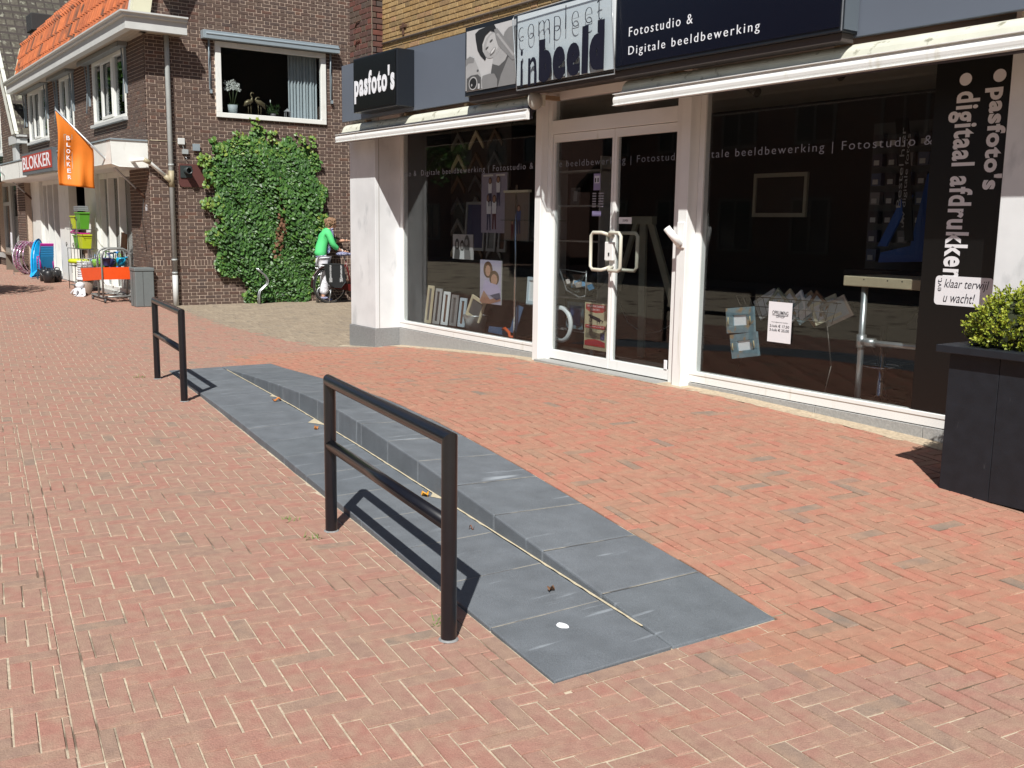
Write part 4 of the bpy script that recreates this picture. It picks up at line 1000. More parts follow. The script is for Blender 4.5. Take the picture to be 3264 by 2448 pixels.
# joints: x toward street, y right (front), z up. bends forward towards +y
pel=(0,-.06,.86); sp1=(0,-.05,1.0); sp2=(0,.0,1.17); chest=(0,.05,1.30); nk=(0,.12,1.405); hd=(0,.17,1.47); ht=(0,.19,1.545)
body_v=[pel,sp1,sp2,chest,nk,hd, (.085,-.05,.82),(.09,-.03,.46),(.085,-.06,.08),(.09,.06,.035), (-.085,-.02,.82),(-.08,.03,.46),(-.08,.03,.08),(-.08,.15,.035), (.16,.03,1.33),(.20,.10,1.10),(.16,.27,.985),(.14,.36,.965), (-.16,.06,1.33),(-.19,.24,1.17),(-.15,.42,1.16),(-.14,.52,1.17)]
body_e=[(0,1),(1,2),(2,3),(3,4),(4,5),(0,6),(6,7),(7,8),(8,9),(0,10),(10,11),(11,12),(12,13),(3,14),(14,15),(15,16),(16,17),(3,18),(18,19),(19,20),(20,21)]
body_r=[(.13,.10),(.12,.095),(.13,.10),(.13,.095),.05,.05,.085,.062,.04,.035,.085,.062,.04,.035,.055,.042,.033,.026,.055,.042,.033,.026]
skin('body',body_v,body_e,body_r,SKINM,pw)
h=MB(); h.ball(hd,(.075,.09,.105),16); h.tube([(0,.25,1.475),(0,.275,1.455),(0,.258,1.443)],[.012,.016,.010],6); h.ball((.073,.17,1.465),(.01,.018,.028),8); h.ball((-.073,.17,1.465),(.01,.018,.028),8)
hh=h.build('head',SKINM,pw,off=(0,0,0))
h=MB(); [h.ball((sx*.028,.253,1.488),(.010,.008,.006),8) for sx in(1,-1)]; h.build('eyes',pm('eye_dark',(.03,.02,.02)),hh,off=(0,0,0))
h=MB(); h.ball((0,.252,1.425),(.022,.008,.006),8); h.build('mouth',pm('lips',(.35,.1,.08)),hh,off=(0,0,0))
random.seed(3); h=MB(); h.ball((0,.135,1.515),(.098,.112,.10),16); h.ball((0,.09,1.47),(.085,.06,.09),12); h.ball((0,.21,1.555),(.075,.06,.045),12)
for k in range(90):
    a=ru(0,6.28);b_=ru(-.3,1.3); c=Vector((.098*math.cos(a)*math.cos(b_),.135+.112*math.sin(a)*math.cos(b_),1.515+.10*math.sin(b_)))
    if c.y>.235 and c.z<1.54: continue
    d=Vector((ru(-1,1),ru(-1,1),-1)).normalized()*.035; h.tube([c,c+d*.5+Vector((math.cos(a)*.01,math.sin(a)*.01,0)),c+d],[.010,.010,.003],5)
h.build('hair',HAIR,pw,off=(0,0,0))
cv=[(0,-.09,.84),(0,-.06,1.0),(0,-.01,1.17),(0,.035,1.31),(0,.10,1.385),(.16,.03,1.335),(.205,.10,1.10),(.175,.22,1.01),(-.16,.06,1.335),(-.19,.24,1.17),(-.165,.36,1.16)]
skin('cardigan',cv,[(0,1),(1,2),(2,3),(3,4),(3,5),(5,6),(6,7),(3,8),(8,9),(9,10)],[(.165,.14),(.145,.12),(.148,.118),(.145,.115),.062,.075,.058,.05,.075,.058,.05],GREENC,pw)
h=MB(); h.prism([(-.06,.155,1.40),(.06,.155,1.40),(.075,.165,1.2),(.07,.08,.95),(-.07,.08,.95),(-.075,.165,1.2)],(0,-.05,0)); h.build('blouse',BLOU,pw,bevel=.02,off=(0,0,0))
skin('blouse_hem',[(0,-.05,.95),(0,-.055,.80)],[(0,1)],[(.15,.125),(.165,.135)],BLOU,pw)
tv=[(0,-.05,.86),(.085,-.05,.80),(.09,-.03,.46),(.088,-.05,.13),(-.085,-.02,.80),(-.08,.04,.46),(-.08,.06,.13)]
skin('trousers',tv,[(0,1),(1,2),(2,3),(0,4),(4,5),(5,6)],[(.14,.12),.10,.082,.095,.10,.082,.095],WTR,pw)
skin('hem',[(.088,-.05,.115),(.088,-.05,.05)],[(0,1)],[.10,.105],BLOU,pw); skin('hem',[(-.08,.06,.115),(-.08,.06,.05)],[(0,1)],[.10,.105],BLOU,pw)
def hand(root,d,up,parent,m=SKINM):
    root=Vector(root); d=Vector(d).normalized(); up=Vector(up); s=d.cross(up).normalized(); V=[root,root+d*.045];E_=[(0,1)];Rr=[(.018,.028),(.014,.034)]
    skin('hand',V,E_,Rr,m,parent,sub=1)
    for k,(l,o_) in enumerate(((.062,-.027),(.072,-.009),(.068,.009),(.054,.026))):
        b0=root+d*.05+s*o_; skin('finger',[b0,b0+d*l*.5-up*.004,b0+d*l*.8-up*.018],[(0,1),(1,2)],[.0088,.0080,.0065],m,parent,sub=1)
    b0=root+d*.012-s*.028; skin('thumb',[b0,b0+d*.03-s*.018,b0+d*.055-s*.020],[(0,1),(1,2)],[.0095,.009,.007],m,parent,sub=1)
hand((.135,.37,.965),(0,1,-.05),(0,0,1),pw); hand((-.135,.53,1.17),(0,1,.02),(0,0,1),pw)
h=MB(); h.tube([(.155+.035*math.cos(a),.31,.975+.035*math.sin(a)) for a in [2*math.pi*i/14 for i in range(14)]],.006,5,closed=True); h.build('bracelet',WHITE,pw,off=(0,0,0))
h=MB(); h.ball((.09,.0,.035),(.045,.12,.035),12); h.ball((-.08,.10,.035),(.045,.12,.035),12); h.build('shoes',pm('shoe_blue',(.03,.04,.12)),pw,off=(0,0,0))
# ================================================================== goods in front of the household shop
def G(x,y): return g(x,y)
# utility cabinet
x,y=-18.36,4.90; t=thing('utility_cabinet','grey metal utility cabinet standing at the corner of the brick building','cabinet',(x,y,G(x,y)))
z_=G(x,y); c_=MB(); c_.box(-.17,.17,-.13,.19,.0,.62); b_=c_.build('body',pm('cabinet_grey',(.15,.17,.17),.5),t,bevel=.012,off=(0,0,0)); MB().box(-.18,.18,-.14,.20,.622,.68).build('lid',pm('cabinet_grey',(.15,.17,.17)),t,bevel=.01,off=(0,0,0))
MB().box(.171,.174,-.0,.004,.02,.62).build('door_seam',DARK,t,off=(0,0,0)); MB().box(-.002,.002,-.134,-.131,.02,.62).build('door_seam',DARK,t,off=(0,0,0))
# trolley
x,y=-19.75,4.72; zg=G(x,y); t=thing('sale_trolley','tilted wire sale trolley with orange panel full of blue and green toys','trolley',(x,y,zg))
TS=pm('trolley_grey',(.26,.27,.26),.4,metal=.3)
f=MB(); f.tube([(.52,-.25,.10),(.52,.22,.10),(-.35,.22,.10),(-.35,-.25,.10),(.52,-.25,.10)],.018,8)
f.build('base_frame',TS,t,off=(0,0,0))
for X in (.30,.62):
    f=MB(); f.tube([(X,-.27,.10),(X-.02,-.27,.82),(X-.02,-.23,.93),(X-.02,-.14,.97),(X-.02,.10,.97),(X-.02,.19,.93),(X-.02,.23,.82),(X,.23,.10)],.019,10); f.build('push_frame',TS,t,off=(0,0,0))
for X,Y in ((.60,-.24),(.60,.2),(-.32,-.24),(-.32,.2)):
    MB().lathe((X,Y,.04),[(.0,-.015),(.04,-.015),(.04,.015),(0,.015)],12,axis='y').build('castor',pm('castor',(.08,.08,.08)),t,off=(0,0,0))
zf=lambda X:.28+.13*(X+.95)/1.5
f=MB(); f.prism([(-.80,-.30,.32),(.60,-.30,.42),(.60,-.30,.64),(-.95,-.30,.56)],(0,.01,0)); f.build('price_panel',pm('panel_orange',(.80,.085,.01),.45),t,off=(0,0,0))
MB().prism([(.60,-.30,.42),(.60,.24,.42),(.60,.24,.64),(.60,-.30,.64)],(.01,0,0)).build('price_panel',pm('panel_orange',(.80,.085,.01),.45),t,off=(0,0,0))
f=MB(); tl=[(-.98,.82),(.60,1.0)]
for i in range(12):
    u=i/11; X=-.98+1.58*u; zt_=.74+.20*u; X2=-.90+1.50*u; zb_=.45+.10*u
    for Y in (-.29,.23): f.tube([(X,Y,zt_),(X2,Y*.97,zb_)],.0035,4)
for j in range(5):
    v=j/4
    for Y in (-.29,.23): f.tube([(-.98+.08*v,Y,.74-.29*v),(.60,Y,.94-.39*v)],.0035,4)
    f.tube([(-.98+.08*v,-.29,.74-.29*v),(-.98+.08*v,.23,.74-.29*v)],.0035,4)
for j in range(6): f.tube([(-.98,-.29+.52*j/5,.74),(-.90,-.28+.5*j/5,.45)],.0035,4)
f.build('wire_mesh',STEEL,t,off=(0,0,0))
random.seed(11); BLU=pm('toy_blue',(.01,.22,.62),.35); GRN=pm('toy_green',(.20,.50,.03),.35); DGR=pm('toy_dark_green',(.05,.14,.02),.4); NVY=pm('toy_navy',(.04,.04,.13),.4)
spots=[]
for k in range(15):
    X=-.72+.092*k; Y=random.choice((-.18,-.02,.12)); m_=(BLU,GRN,pm('toy_turquoise',(.01,.30,.50),.35),DGR,NVY)[k%5]; nm=['blue','green','turquoise','dark green','navy'][k%5]
    zz=.60+.12*(X+.9)/1.5; kind=k%3
    o=thing('toy_watering_can' if kind==0 else 'toy_spade' if kind==1 else 'toy_bucket','%s plastic toy %s heaped in the wire trolley'%(nm,['watering can','spade','bucket'][kind]),'toy',(x+X,y+Y,zg+zz-.05),ru(0,6.2),'plastic toys heaped in the wire trolley')
    f=MB()
    if kind==0: f.lathe((0,0,0),[(0,0),(.07,0),(.085,.13),(.07,.15),(.0,.15)],12); f.tube([(.06,0,.04),(.15,0,.15)],[.02,.012],8); f.lathe((.155,0,.15),[(0,0),(.03,0),(.03,.02),(0,.02)],8); f.tube([(-.07,0,.13),(-.13,0,.10),(-.07,0,.03)],.009,6)
    elif kind==1: f.tube([(0,0,.0),(.02,0,.26)],.011,6); f.ball((0,0,-.03),(.05,.012,.075),10); f.tube([(-.04,0,.26),(.08,0,.26)],.010,6)
    else: f.lathe((0,0,0),[(.055,0),(.08,.13),(.086,.13),(.086,.14),(.074,.14),(.05,.01),(0,.01)],14); f.tube([(-.08,0,.13),(-.06,0,.21),(0,0,.24),(.06,0,.21),(.08,0,.13)],.005,5)
    f.build('body',m_,o,off=(0,0,0))
# wooden board standing behind
t=thing('wooden_board','brown wooden board leaning in the window behind the trolley','board',(-19.95,5.02,zg+.75),0); f=MB(); f.prism([(-.16,0,0),(.14,.02,0),(.16,.03,.46),(-.12,.03,.50)],(0,.03,0)); f.build('panel',pm('board_brown',(.22,.10,.05),.6),t,bevel=.006,off=(0,0,0)); 
# wire etagere with boxes
x,y=-22.25,4.80; zg=G(x,y); t=thing('wire_shelf','dark wrought wire shelf with curled ends before the shop door','shelf',(x,y,zg))
f=MB(); WIR=pm('wrought_dark',(.10,.10,.09),.5)
for X in (-.62,.0,.62):
    for Y in (-.15,.15): f.tube([(X,Y,0),(X,Y,.86)],.008,5)
for X in (-.3,.3): f.tube([(X,-.15,0.35),(X,-.15,1.45)],.006,5)
f.tube([(-.62,.15,.86),(-.62,.15,1.45)],.007,5);f.tube([(.62,.15,.86),(.62,.15,1.5)],.007,5)
for zz in (.10,.5,.86,1.25):
    for Y in(-.15,.15): f.tube([(-.62,Y,zz),(.62,Y,zz)],.006,5)
    for k in range(9): f.tube([(-.6+.15*k,-.15,zz),(-.6+.15*k,.15,zz)],.003,4)
def curl(cx,cz,s,r=.07):
    return [(cx+s*r*(1-i/14)*math.cos(i*.62),-.16,cz+r*(1-i/14)*math.sin(i*.62)) for i in range(13)]
for a in ((-.66,.92,1),(-.1,1.30,1),(.35,1.45,-1),(.25,.92,1),(.0,.92,-1)): f.tube(curl(*a),.006,5)
f.build('frame',WIR,t,off=(0,0,0))
YG=pm('box_lime',(.50,.58,.02),.4); GG=pm('box_green',(.10,.34,.03),.4); MAG=pm('magenta',(.42,.02,.22),.4); WPL=pm('white_plastic',(.72,.73,.75),.35); GRY=pm('grey_plastic',(.20,.21,.22),.5)
def bin_(nm,lab,X,Y,Z,w1,w2,h,m_,d=.10,grp=None):
    o=thing(nm,lab,'storage box' if nm=='storage_box' else 'bucket',(X,Y,Z),0,grp); f=MB(); vs=[(-w1,-d*.8,0),(w1,-d*.8,0),(w1,d*.8,0),(-w1,d*.8,0),(-w2,-d,h),(w2,-d,h),(w2,d,h),(-w2,d,h)]
    f.add(vs,[(3,2,1,0),(0,1,5,4),(1,2,6,5),(2,3,7,6),(3,0,4,7)]); f.box(-w2-.012,w2+.012,-d-.012,-d+.004,h-.02,h+.005); f.box(w2-.004,w2+.012,-d,d,h-.02,h+.005); f.box(-w2-.012,-w2+.004,-d,d,h-.02,h+.005); f.box(-w2,w2,-d,d,h-.012,h-.002)
    f.build('tub',m_,o,bevel=.003,off=(0,0,0)); return o
bin_('storage_box','lime yellow storage box on the top left of the wire shelf',x-.30,y,zg+1.26,.13,.19,.26,YG)
bin_('storage_box','green storage box on the top right of the wire shelf',x+.18,y,zg+1.26,.16,.22,.33,GG)
bin_('storage_box','green storage box on the middle of the wire shelf, at left',x-.12,y,zg+.87,.14,.18,.26,GG)
bin_('storage_box','lime yellow storage box on the middle of the wire shelf, at right',x+.30,y,zg+.87,.15,.20,.28,YG)
t2=thing('tray','magenta tray lying over the middle boxes of the wire shelf','tray',(x-.1,y,zg+1.155)); f=MB(); f.tube([(-.42,-.1,.03),(-.48,-.05,.05),(-.42,0,.07),(-.36,-.04,.05)],.014,6); f.box(-.4,.42,-.10,.10,0,.03); f.build('plate',MAG,t2,bevel=.008,off=(0,0,0))
t2=thing('cushion','lime yellow round cushion on the lower wire shelf','cushion',(x-.05,y,zg+.56)); MB().lathe((0,0,0),[(0,0),(.24,.0),(.27,.03),(.27,.06),(.24,.09),(0,.09)],20).build('pad',YG,t2,off=(0,0,0))
bin_('storage_box','white storage box on the lower wire shelf',x+.05,y,zg+.60-.09,.24,.27,.0001+.05,WPL)
random.seed(2)
for k in range(8):
    o=thing('bucket','white bucket, %s of the nested stack beside the shop door'%['lowest','second from below','third from below','fourth from below','fourth from the top','third from the top','second from the top','topmost'][k],'bucket',(x+.30,y-.02,zg+.03+.048*k),0,'nested white buckets')
    f=MB(); f.lathe((0,0,0),[(.10,0),(.15,.23),(.158,.235),(.158,.25),(.146,.25),(.10,.01),(0,.01)],18); f.build('pail',WPL,o,off=(0,0,0))
bin_('storage_box','grey low crate on the ground under the wire shelf',x-.05,y-.04,zg+.01,.22,.24,.10,GRY)
t2=thing('grey_box_stack','stack of flat grey boxes on top of the wire shelf','boxes',(x+.10,y,zg+1.62)); 
for k in range(3): MB().box(-.22,.2,-.1,.1,.035*k,.035*k+.03).build('lid',GRY,t2,bevel=.004,off=(0,0,0))
# plant pot with white rim, gloves
x2,y2=-21.25,4.62; zg=G(x2,y2); t=thing('plant_tub','round brown tub with a white rim on the ground beside the trolley','tub',(x2,y2,zg)); MB().lathe((0,0,0),[(.10,0),(.15,.28),(.0,.28)],18).build('tub',pm('tub_brown',(.24,.17,.13),.6),t,off=(0,0,0)); MB().lathe((0,0,.281),[(.10,0),(.165,0),(.165,.05),(.14,.055),(.1,.02)],18).build('rim',WPL,t,off=(0,0,0))
t=thing('toy_stool','white plastic legged garden toy lying before the brown tub','toy',(x2+.30,y2-.22,G(x2,y2))); f=MB()
f.ball((0,.05,.20),(.09,.09,.07),12)
for a,l in ((2.6,.30),(3.1,.34),(3.6,.28),(.3,.22),(-1.0,.2)): f.tube([(0,.03,.15),(l*.6*math.cos(a),l*.3*math.sin(a),.09),(l*math.cos(a),l*.5*math.sin(a),.03)],[.035,.03,.028],8)
f.prism([(-.05,-.05,.0),(.22,-.06,.0),(.24,.05,.0),(.12,.08,.13),(0,.05,.12)],(0,.03,.02)); f.build('body',WPL,t,bevel=.008,off=(0,0,0))
t=thing('scoop','lime green plastic scoop lying on the brown tub','scoop',(x2-.1,y2-.1,G(x2,y2)+.20)); MB().tube([(-.12,0,.02),(.10,0,0)],[.022,.03],8).build('scoop',YG,t,off=(0,0,0))
# blue sand shell, chairs, cans, hoops
x,y=-26.6,4.70; zg=G(x,y)
t=thing('sand_shell','bright blue plastic sand shell standing upright against the shop front','sandbox',(x,y,zg),-.5); SHB=pm('shell_blue',(.005,.33,.72),.35)
f=MB(); n=16; vs=[];fs=[]
outline=[]
for i in range(n+1):
    a=math.pi*(i/n); outline.append((-.12+.50*math.cos(a)*(.9),.0,.12+.80*math.sin(a)**.7*(1-.15*math.cos(a))))
outline=[(.42,0,.02)]+outline+[(-.55,0,.02)]
cen=(0,.0,.40)
for k,(sc_,yy) in enumerate(((1,0),(.93,-.05),(.90,.02),(.55,.10),(0.02,.12))):
    for o_ in outline: vs.append((cen[0]+(o_[0]-cen[0])*sc_,yy+.015*math.cos(o_[0]*22)*(k==3),cen[2]+(o_[2]-cen[2])*sc_))
m_=len(outline)
for k in range(4):
    for i in range(m_): fs.append((k*m_+i,k*m_+(i+1)%m_,(k+1)*m_+(i+1)%m_,(k+1)*m_+i))
f.add(vs,fs,sm=False); f.build('shell',SHB,t,off=(0,0,0))
CB=pm('chair_blue',(.02,.20,.42),.35); CM=pm('chair_magenta',(.38,.015,.24),.35)
def chair(m_,k,lab):
    if k<5: lab='blue plastic child chair, %s in the stack under the magenta one'%['lowest','second lowest','middle one','second highest','uppermost'][k]
    o=thing('child_chair',lab,'chair',(-25.75+.012*k,4.72,G(-25.7,4.7)+.055*k),0,'stacked plastic children chairs')
    f=MB(); f.box(-.16,.16,-.15,.15,.25,.275); f.build('seat',m_,o,bevel=.008,off=(0,0,0))
    for X in(-.15,.15):
        for Y in(-.14,.14):
            f=MB(); f.tube([(X*1.15,Y,0),(X*.95,Y,.26)],.016,6); f.build('leg',m_,o,off=(0,0,0))
    f=MB(); f.prism([(.13,-.15,.26),(.16,-.15,.26),(.27,-.13,.56),(.25,-.13,.58)],(0,.28,0)); f.build('backrest',m_,o,bevel=.008,off=(0,0,0))
for k in range(5): chair(CB,k,'blue plastic child chair in the stack under the magenta one')
chair(CM,5,'magenta plastic child chair on top of the blue stack')
BLKP=pm('black_plastic',(.02,.02,.022),.35)
for k,(X,Y) in enumerate(((-25.25,4.62),(-24.95,4.80),(-24.72,4.60))):
    o=thing('watering_can',['black watering can leftmost of the three by the chairs','black watering can in the middle, behind the others','black watering can rightmost of the three by the white panel'][k],'watering can',(X,Y,G(X,Y)),.3*k,'black watering cans')
    f=MB(); f.lathe((0,0,0),[(0,0),(.11,0),(.12,.24),(.08,.28),(0,.28)],14); f.build('body',BLKP,o,off=(0,0,0))
    MB().tube([(-.10,0,.05),(-.22,0,.18),(-.30,0,.30)],[.03,.018,.016],8).build('spout',BLKP,o,off=(0,0,0)); MB().tube([(.11,0,.10),(.2,0,.2),(.14,0,.32),(-.02,0,.33),(-.06,0,.27)],.012,6).build('handle',BLKP,o,off=(0,0,0))
x,y=-27.9,4.74; zg=G(x,y)
random.seed(9)
HO=[mat('hoop_silver',(.62,.5,.6),.2,metal=.6,col2=(.25,.06,.14),thr=.5,cscale=30),mat('hoop_pink',(.45,.12,.30),.2,metal=.4,col2=(.7,.65,.7),thr=.5,cscale=30)]
for k in range(9):
    o=thing('hula_hoop','shiny %s hula hoop, %s in the stand left of the shop front'%('silver' if k%2==0 else 'pink',['nearest the street','second','third','fourth','middle one','sixth','seventh','eighth','nearest the wall'][8-k]),'hoop',(x+ru(-.03,.03),y-.05*k*.5+.1,zg+.02),0,'%s shiny hula hoops in the stand'%('silver' if k%2==0 else 'pink'))
    R_=.40+ru(-.03,.01); tl_=ru(-.12,.12); o.rotation_euler=(0,0,math.radians(-50+ru(-8,8))); f=MB(); f.tube([(R_*math.cos(a),tl_*R_*math.sin(a),R_+R_*math.sin(a)) for a in [2*math.pi*i/36 for i in range(36)]],.014,7,closed=True); f.build('hoop',HO[k%2],o,off=(0,0,0))
t=thing('price_sign','small white price sign on a stand before the hoops','sign',(x-.15,y-.35,zg)); f=MB(); f.prism([(-.10,0,.62),(.06,0,.58),(.12,0,1.02),(-.04,0,1.04)],(0,.015,0)); f.build('card',LETW,t,off=(0,0,0)); f=MB(); f.tube([(0,.01,.6),(0,.02,0)],.008,6); f.tube([(-.15,.02,0),(.15,.02,0)],.008,6); f.build('stand',STEEL,t,off=(0,0,0))
text_mesh('2,-','price',INK,t,'y',x-.15-.03,x-.15+.06,zg+.66,zg+.76,y-.352,extr=.001)
t=thing('bench','weathered wooden bench end beside the hoops at the house window','bench',(-29.3,4.65,G(-29.3,4.65))); f=MB(); f.box(-.8,.5,-.12,.12,.42,.47); f.build('seat',pm('old_wood',(.16,.13,.10),.8),t,bevel=.006,off=(0,0,0))
for X in(-.7,.4): MB().box(X-.05,X+.05,-.10,.10,0,.42).build('leg',pm('old_wood',(.16,.13,.10)),t,off=(0,0,0))
# ================================================================== street tree (throws the shadow at far left, mirrors in the windows)
tr=thing('street_tree','young street tree just beyond the left edge, its shadow lying on the pavement','tree',(-20.6,.7,.06))
f=MB(); f.tube([(0,0,-.05),(.03,0,1.5),(-.02,.03,3.0),(0,0,4.6)],[.09,.075,.06,.03],10)
f.build('trunk',pm('bark2',(.10,.08,.06),.9,bump=.6),tr,off=(0,0,0))
random.seed(21); f=MB(); br=MB()
for k in range(14):
    a=k*2.4; z0_=2.6+k*.13; l=1.0*(1-k*.03); p1=Vector((l*math.cos(a),l*math.sin(a),z0_+.7)); br.tube([(0,0,z0_),p1*.5+Vector((0,0,z0_*.5+.1)),p1],[.03,.018,.006],5)
br.build('branch',pm('bark2',(.10,.08,.06)),tr,off=(0,0,0))
for k in range(5200):
    a,b_=ru(0,6.28),math.acos(ru(-1,1)); r_=1.25*(ru(0,1)**.4)*(1+.18*math.sin(a*3+b_*4)); c=Vector((r_*math.sin(b_)*math.cos(a),r_*math.sin(b_)*math.sin(a),3.75+1.0*r_*math.cos(b_)))
    leafs(f,c,ru(.07,.11),Vector((ru(-1,1),ru(-1,1),ru(-.2,1))).normalized(),ru(0,6),ru(0,.8))
stuff(f.build('crown',IVM,tr,off=(0,0,0)))

#PART4
# ================================================================== photo shop
YF=6.30
sh_=thing('photo_shop','photo studio shop with white framed glass front, marble pillars and yellow brick above','building',(-7.5,6.3,.2))
# upper walls
uw=bpy.data.objects.new('upper_wall',MB().add([(-11,6.4,4),(-3,6.4,4),(-3,6.4,5)],[(0,1,2)]).mesh('upper_wall',GMORT,woff(sh_))); COL.objects.link(uw); uw.parent=sh_
brick_wall(uw,'y',6.10,-11.52,3.5,3.50,7.4,YEL,GMORT,L=.225,H=.0585,J=.010,proud=.010,pick=300,thick=.3,keepout=lambda a,b:a>2100)
pr=bpy.data.objects.new('brick_pier',MB().add([(-12,6.2,4),(-11.6,6.2,4),(-11.6,6.2,5)],[(0,1,2)]).mesh('brick_pier',GMORT,woff(sh_))); COL.objects.link(pr); pr.parent=sh_
brick_wall(pr,'y',5.95,-12.12,-11.525,3.50,7.4,PIER,GMORT,L=.22,H=.068,J=.011,proud=.007,pick=200,thick=.25)
brick_wall(pr,'x',-11.525,5.955,6.098,3.50,7.4,PIER,GMORT,L=.22,H=.068,J=.011,proud=.007,pick=100,thick=.05)
t=MB(); t.box(-11.0,-10.96,6.075,6.088,3.78,3.92); t.box(-11.05,-10.9,6.07,6.085,3.86,3.89); t.build('wall_anchor',RUST,uw)
t=MB(); t.tube([(-11.5,6.075,3.745),(-3,6.075,3.745)],.012,6); t.build('cable',pm('cable_rust',(.18,.14,.11),.8),uw)
MB().box(-9.72,-9.3,6.05,6.09,4.10,4.30).build('vent_opening',RUST,uw)
for z in (3.75,3.98): MB().tube([(-11.95,5.935,z),(-11.90,5.93,z+.06),(-11.82,5.93,z+.07)],.008,5).build('wall_hook',RUST,pr)
# body: roof, side walls, back
t=MB(); t.box(-12.10,3.6,6.42,14,7.2,7.35); t.box(-12.10,-11.9,6.2,14,0,7.2); t.box(3.4,3.6,6.2,14,0,7.2); t.box(-12.1,3.6,13.8,14,0,7.2); t.box(-12.1,-11.55,6.36,6.42,-.1,7.2); t.build('building_core',GMORT,sh_)
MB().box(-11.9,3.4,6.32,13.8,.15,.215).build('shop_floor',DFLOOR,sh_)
MB().box(-11.9,3.4,6.36,13.8,2.96,3.0).build('shop_ceiling',CEIL,sh_)
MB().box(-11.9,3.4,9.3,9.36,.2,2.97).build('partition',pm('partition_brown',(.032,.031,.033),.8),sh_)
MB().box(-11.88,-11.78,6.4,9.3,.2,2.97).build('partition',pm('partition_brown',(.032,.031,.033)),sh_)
# marble pillars with plinths
def pillar(x0,x1,y0,zb,lab):
    g0=min(g(x0,y0-.03),g(x1,y0-.03))-.12
    o=MB(); o.box(x0,x1,y0,6.42,zb,2.95); p_=o.build('pillar',MARB,sh_,bevel=.004)
    MB().box(x1-.05,x1-.047,y0-.002,y0+.0,zb,2.9)
    o=MB(); o.box(x0-.035,x1+.004,y0-.012,6.42,g0,zb-.003); o.build('plinth',PLINTH,p_,bevel=.004)
    MB().box(x1-.002,x1+.004,y0+.05,y0+.055,zb,2.9).build('joint',pm('joint_grey',(.3,.28,.25)),p_)
    return p_
pillar(-12.17,-11.47,5.95,.243,0); 
pillar(-3.492,-2.6,6.16,.25,0)
# grey window plinths
for a,b in ((-11.468,-10.0),(-9.995,-8.436),(-6.25,-4.9),(-4.895,-3.98),(-3.975,-3.46)):
    MB().box(a,b,YF-.012,YF+.1,-.1,.238).build('window_plinth',PLINTH2,sh_,bevel=.003)
t=MB(); t.box(-8.32,-6.49,YF-.17,YF+.1,.0,.212); t.build('door_step',pm('step_stone',(.30,.30,.285),.7),sh_,bevel=.004)
MB().box(-7.42,-7.415,YF-.172,YF-.1,.1,.2135).build('step_joint',DARK,sh_)
ZT=2.88
def shopwin(x0,x1,zb,lab,fl=.07):
    t=MB(); t.box(x0,x1,YF-.0,YF+.07,zb,zb+.095); t.box(x0,x0+fl,YF,YF+.07,zb+.095,ZT); t.box(x1-.03,x1,YF,YF+.07,zb+.095,ZT); t.box(x0+fl,x1-.03,YF,YF+.07,ZT-.06,ZT)
    t.box(x0,x1,YF-.006,YF-.001,zb+.066,zb+.0945)
    o=t.build('window_frame',WHITE2,sh_,bevel=.004); o['label']=lab
    MB().box(x0+.02,x1-.01,YF+.018,YF+.026,zb+.05,ZT-.03).build('pane',WGLASS,o); return o
wl=shopwin(-11.468,-8.436,.244,'white frame of the left shop window')
wr=shopwin(-6.249,-3.45,.244,'white frame of the right shop window',.058)
# columns beside door
for x0,x1 in ((-8.434,-8.334),(-6.36,-6.251)):
    zb=g((x0+x1)/2,YF-.12)-.02
    MB().box(x0,x1,YF-.11,YF+.08,zb,ZT).build('door_column',WHITE2,sh_,bevel=.006)
t=MB(); 
for x0,x1 in ((-8.333,-8.27),(-6.49,-6.362)): t.box(x0,x1,YF-.03,YF+.07,.20,ZT)
t.box(-8.27,-6.49,YF-.03,YF+.07,2.475,2.605); t.box(-8.27,-6.49,YF-.03,YF+.07,2.80,ZT)
df=t.build('door_frame',WHITE2,sh_,bevel=.004); MB().box(-8.28,-6.48,YF+.02,YF+.028,2.59,2.82).build('pane',WGLASS,df)
def leaf(x0,x1,lab,glo):
    t=MB(); f=.035; t.box(x0,x1,YF-.01,YF+.045,.222,.312); t.box(x0,x1,YF-.01,YF+.045,2.395,2.470); t.box(x0,x0+glo[0],YF-.01,YF+.045,.312,2.395); t.box(x1-glo[1],x1,YF-.01,YF+.045,.312,2.395)
    o=t.build('door',WHITE2,sh_,bevel=.003); o['label']=lab; MB().box(x0+.01,x1-.01,YF+.014,YF+.022,.30,2.41).build('pane',WGLASS,o); return o
dl=leaf(-8.262,-7.333,'left leaf of the glass double door',(.014,.030)); dr_=leaf(-7.327,-6.497,'right leaf of the glass double door',(.030,.012))
for (xa,xb,yy,par,nm) in ((-7.345,-7.545,YF-.085,dl,'door_handle'),(-7.31,-7.115,YF-.085,dr_,'door_handle'),(-7.345,-7.545,YF+.12,dl,'inner_handle'),(-7.31,-7.115,YF+.12,dr_,'inner_handle')):
    s_=1 if xb>xa else -1; yf=YF-.01 if yy<YF else YF+.045
    r_=.0165; z0,z1=1.165,1.515
    if nm=='door_handle': pts=[(xa,yf,z0+.03),(xa+s_*.01,yy+.02,z0+.01),(xa+s_*.04,yy,z0),(xb-s_*.03,yy,z0),(xb,yy,z0+.03),(xb,yy,z1-.03),(xb-s_*.03,yy,z1),(xa+s_*.04,yy,z1),(xa+s_*.01,yy+.02,z1-.01),(xa,yf,z1-.03)]
    else: pts=[(xa,yf,z0),(xa,yy,z0),(xb-s_*.03,yy,z0),(xb,yy,z0+.03),(xb,yy,z1-.03),(xb-s_*.03,yy,z1),(xa,yy,z1),(xa,yf,z1)]
    MB().tube(pts,r_,10).build(nm,mat('handle_cream',(.56,.55,.46),.4),par)
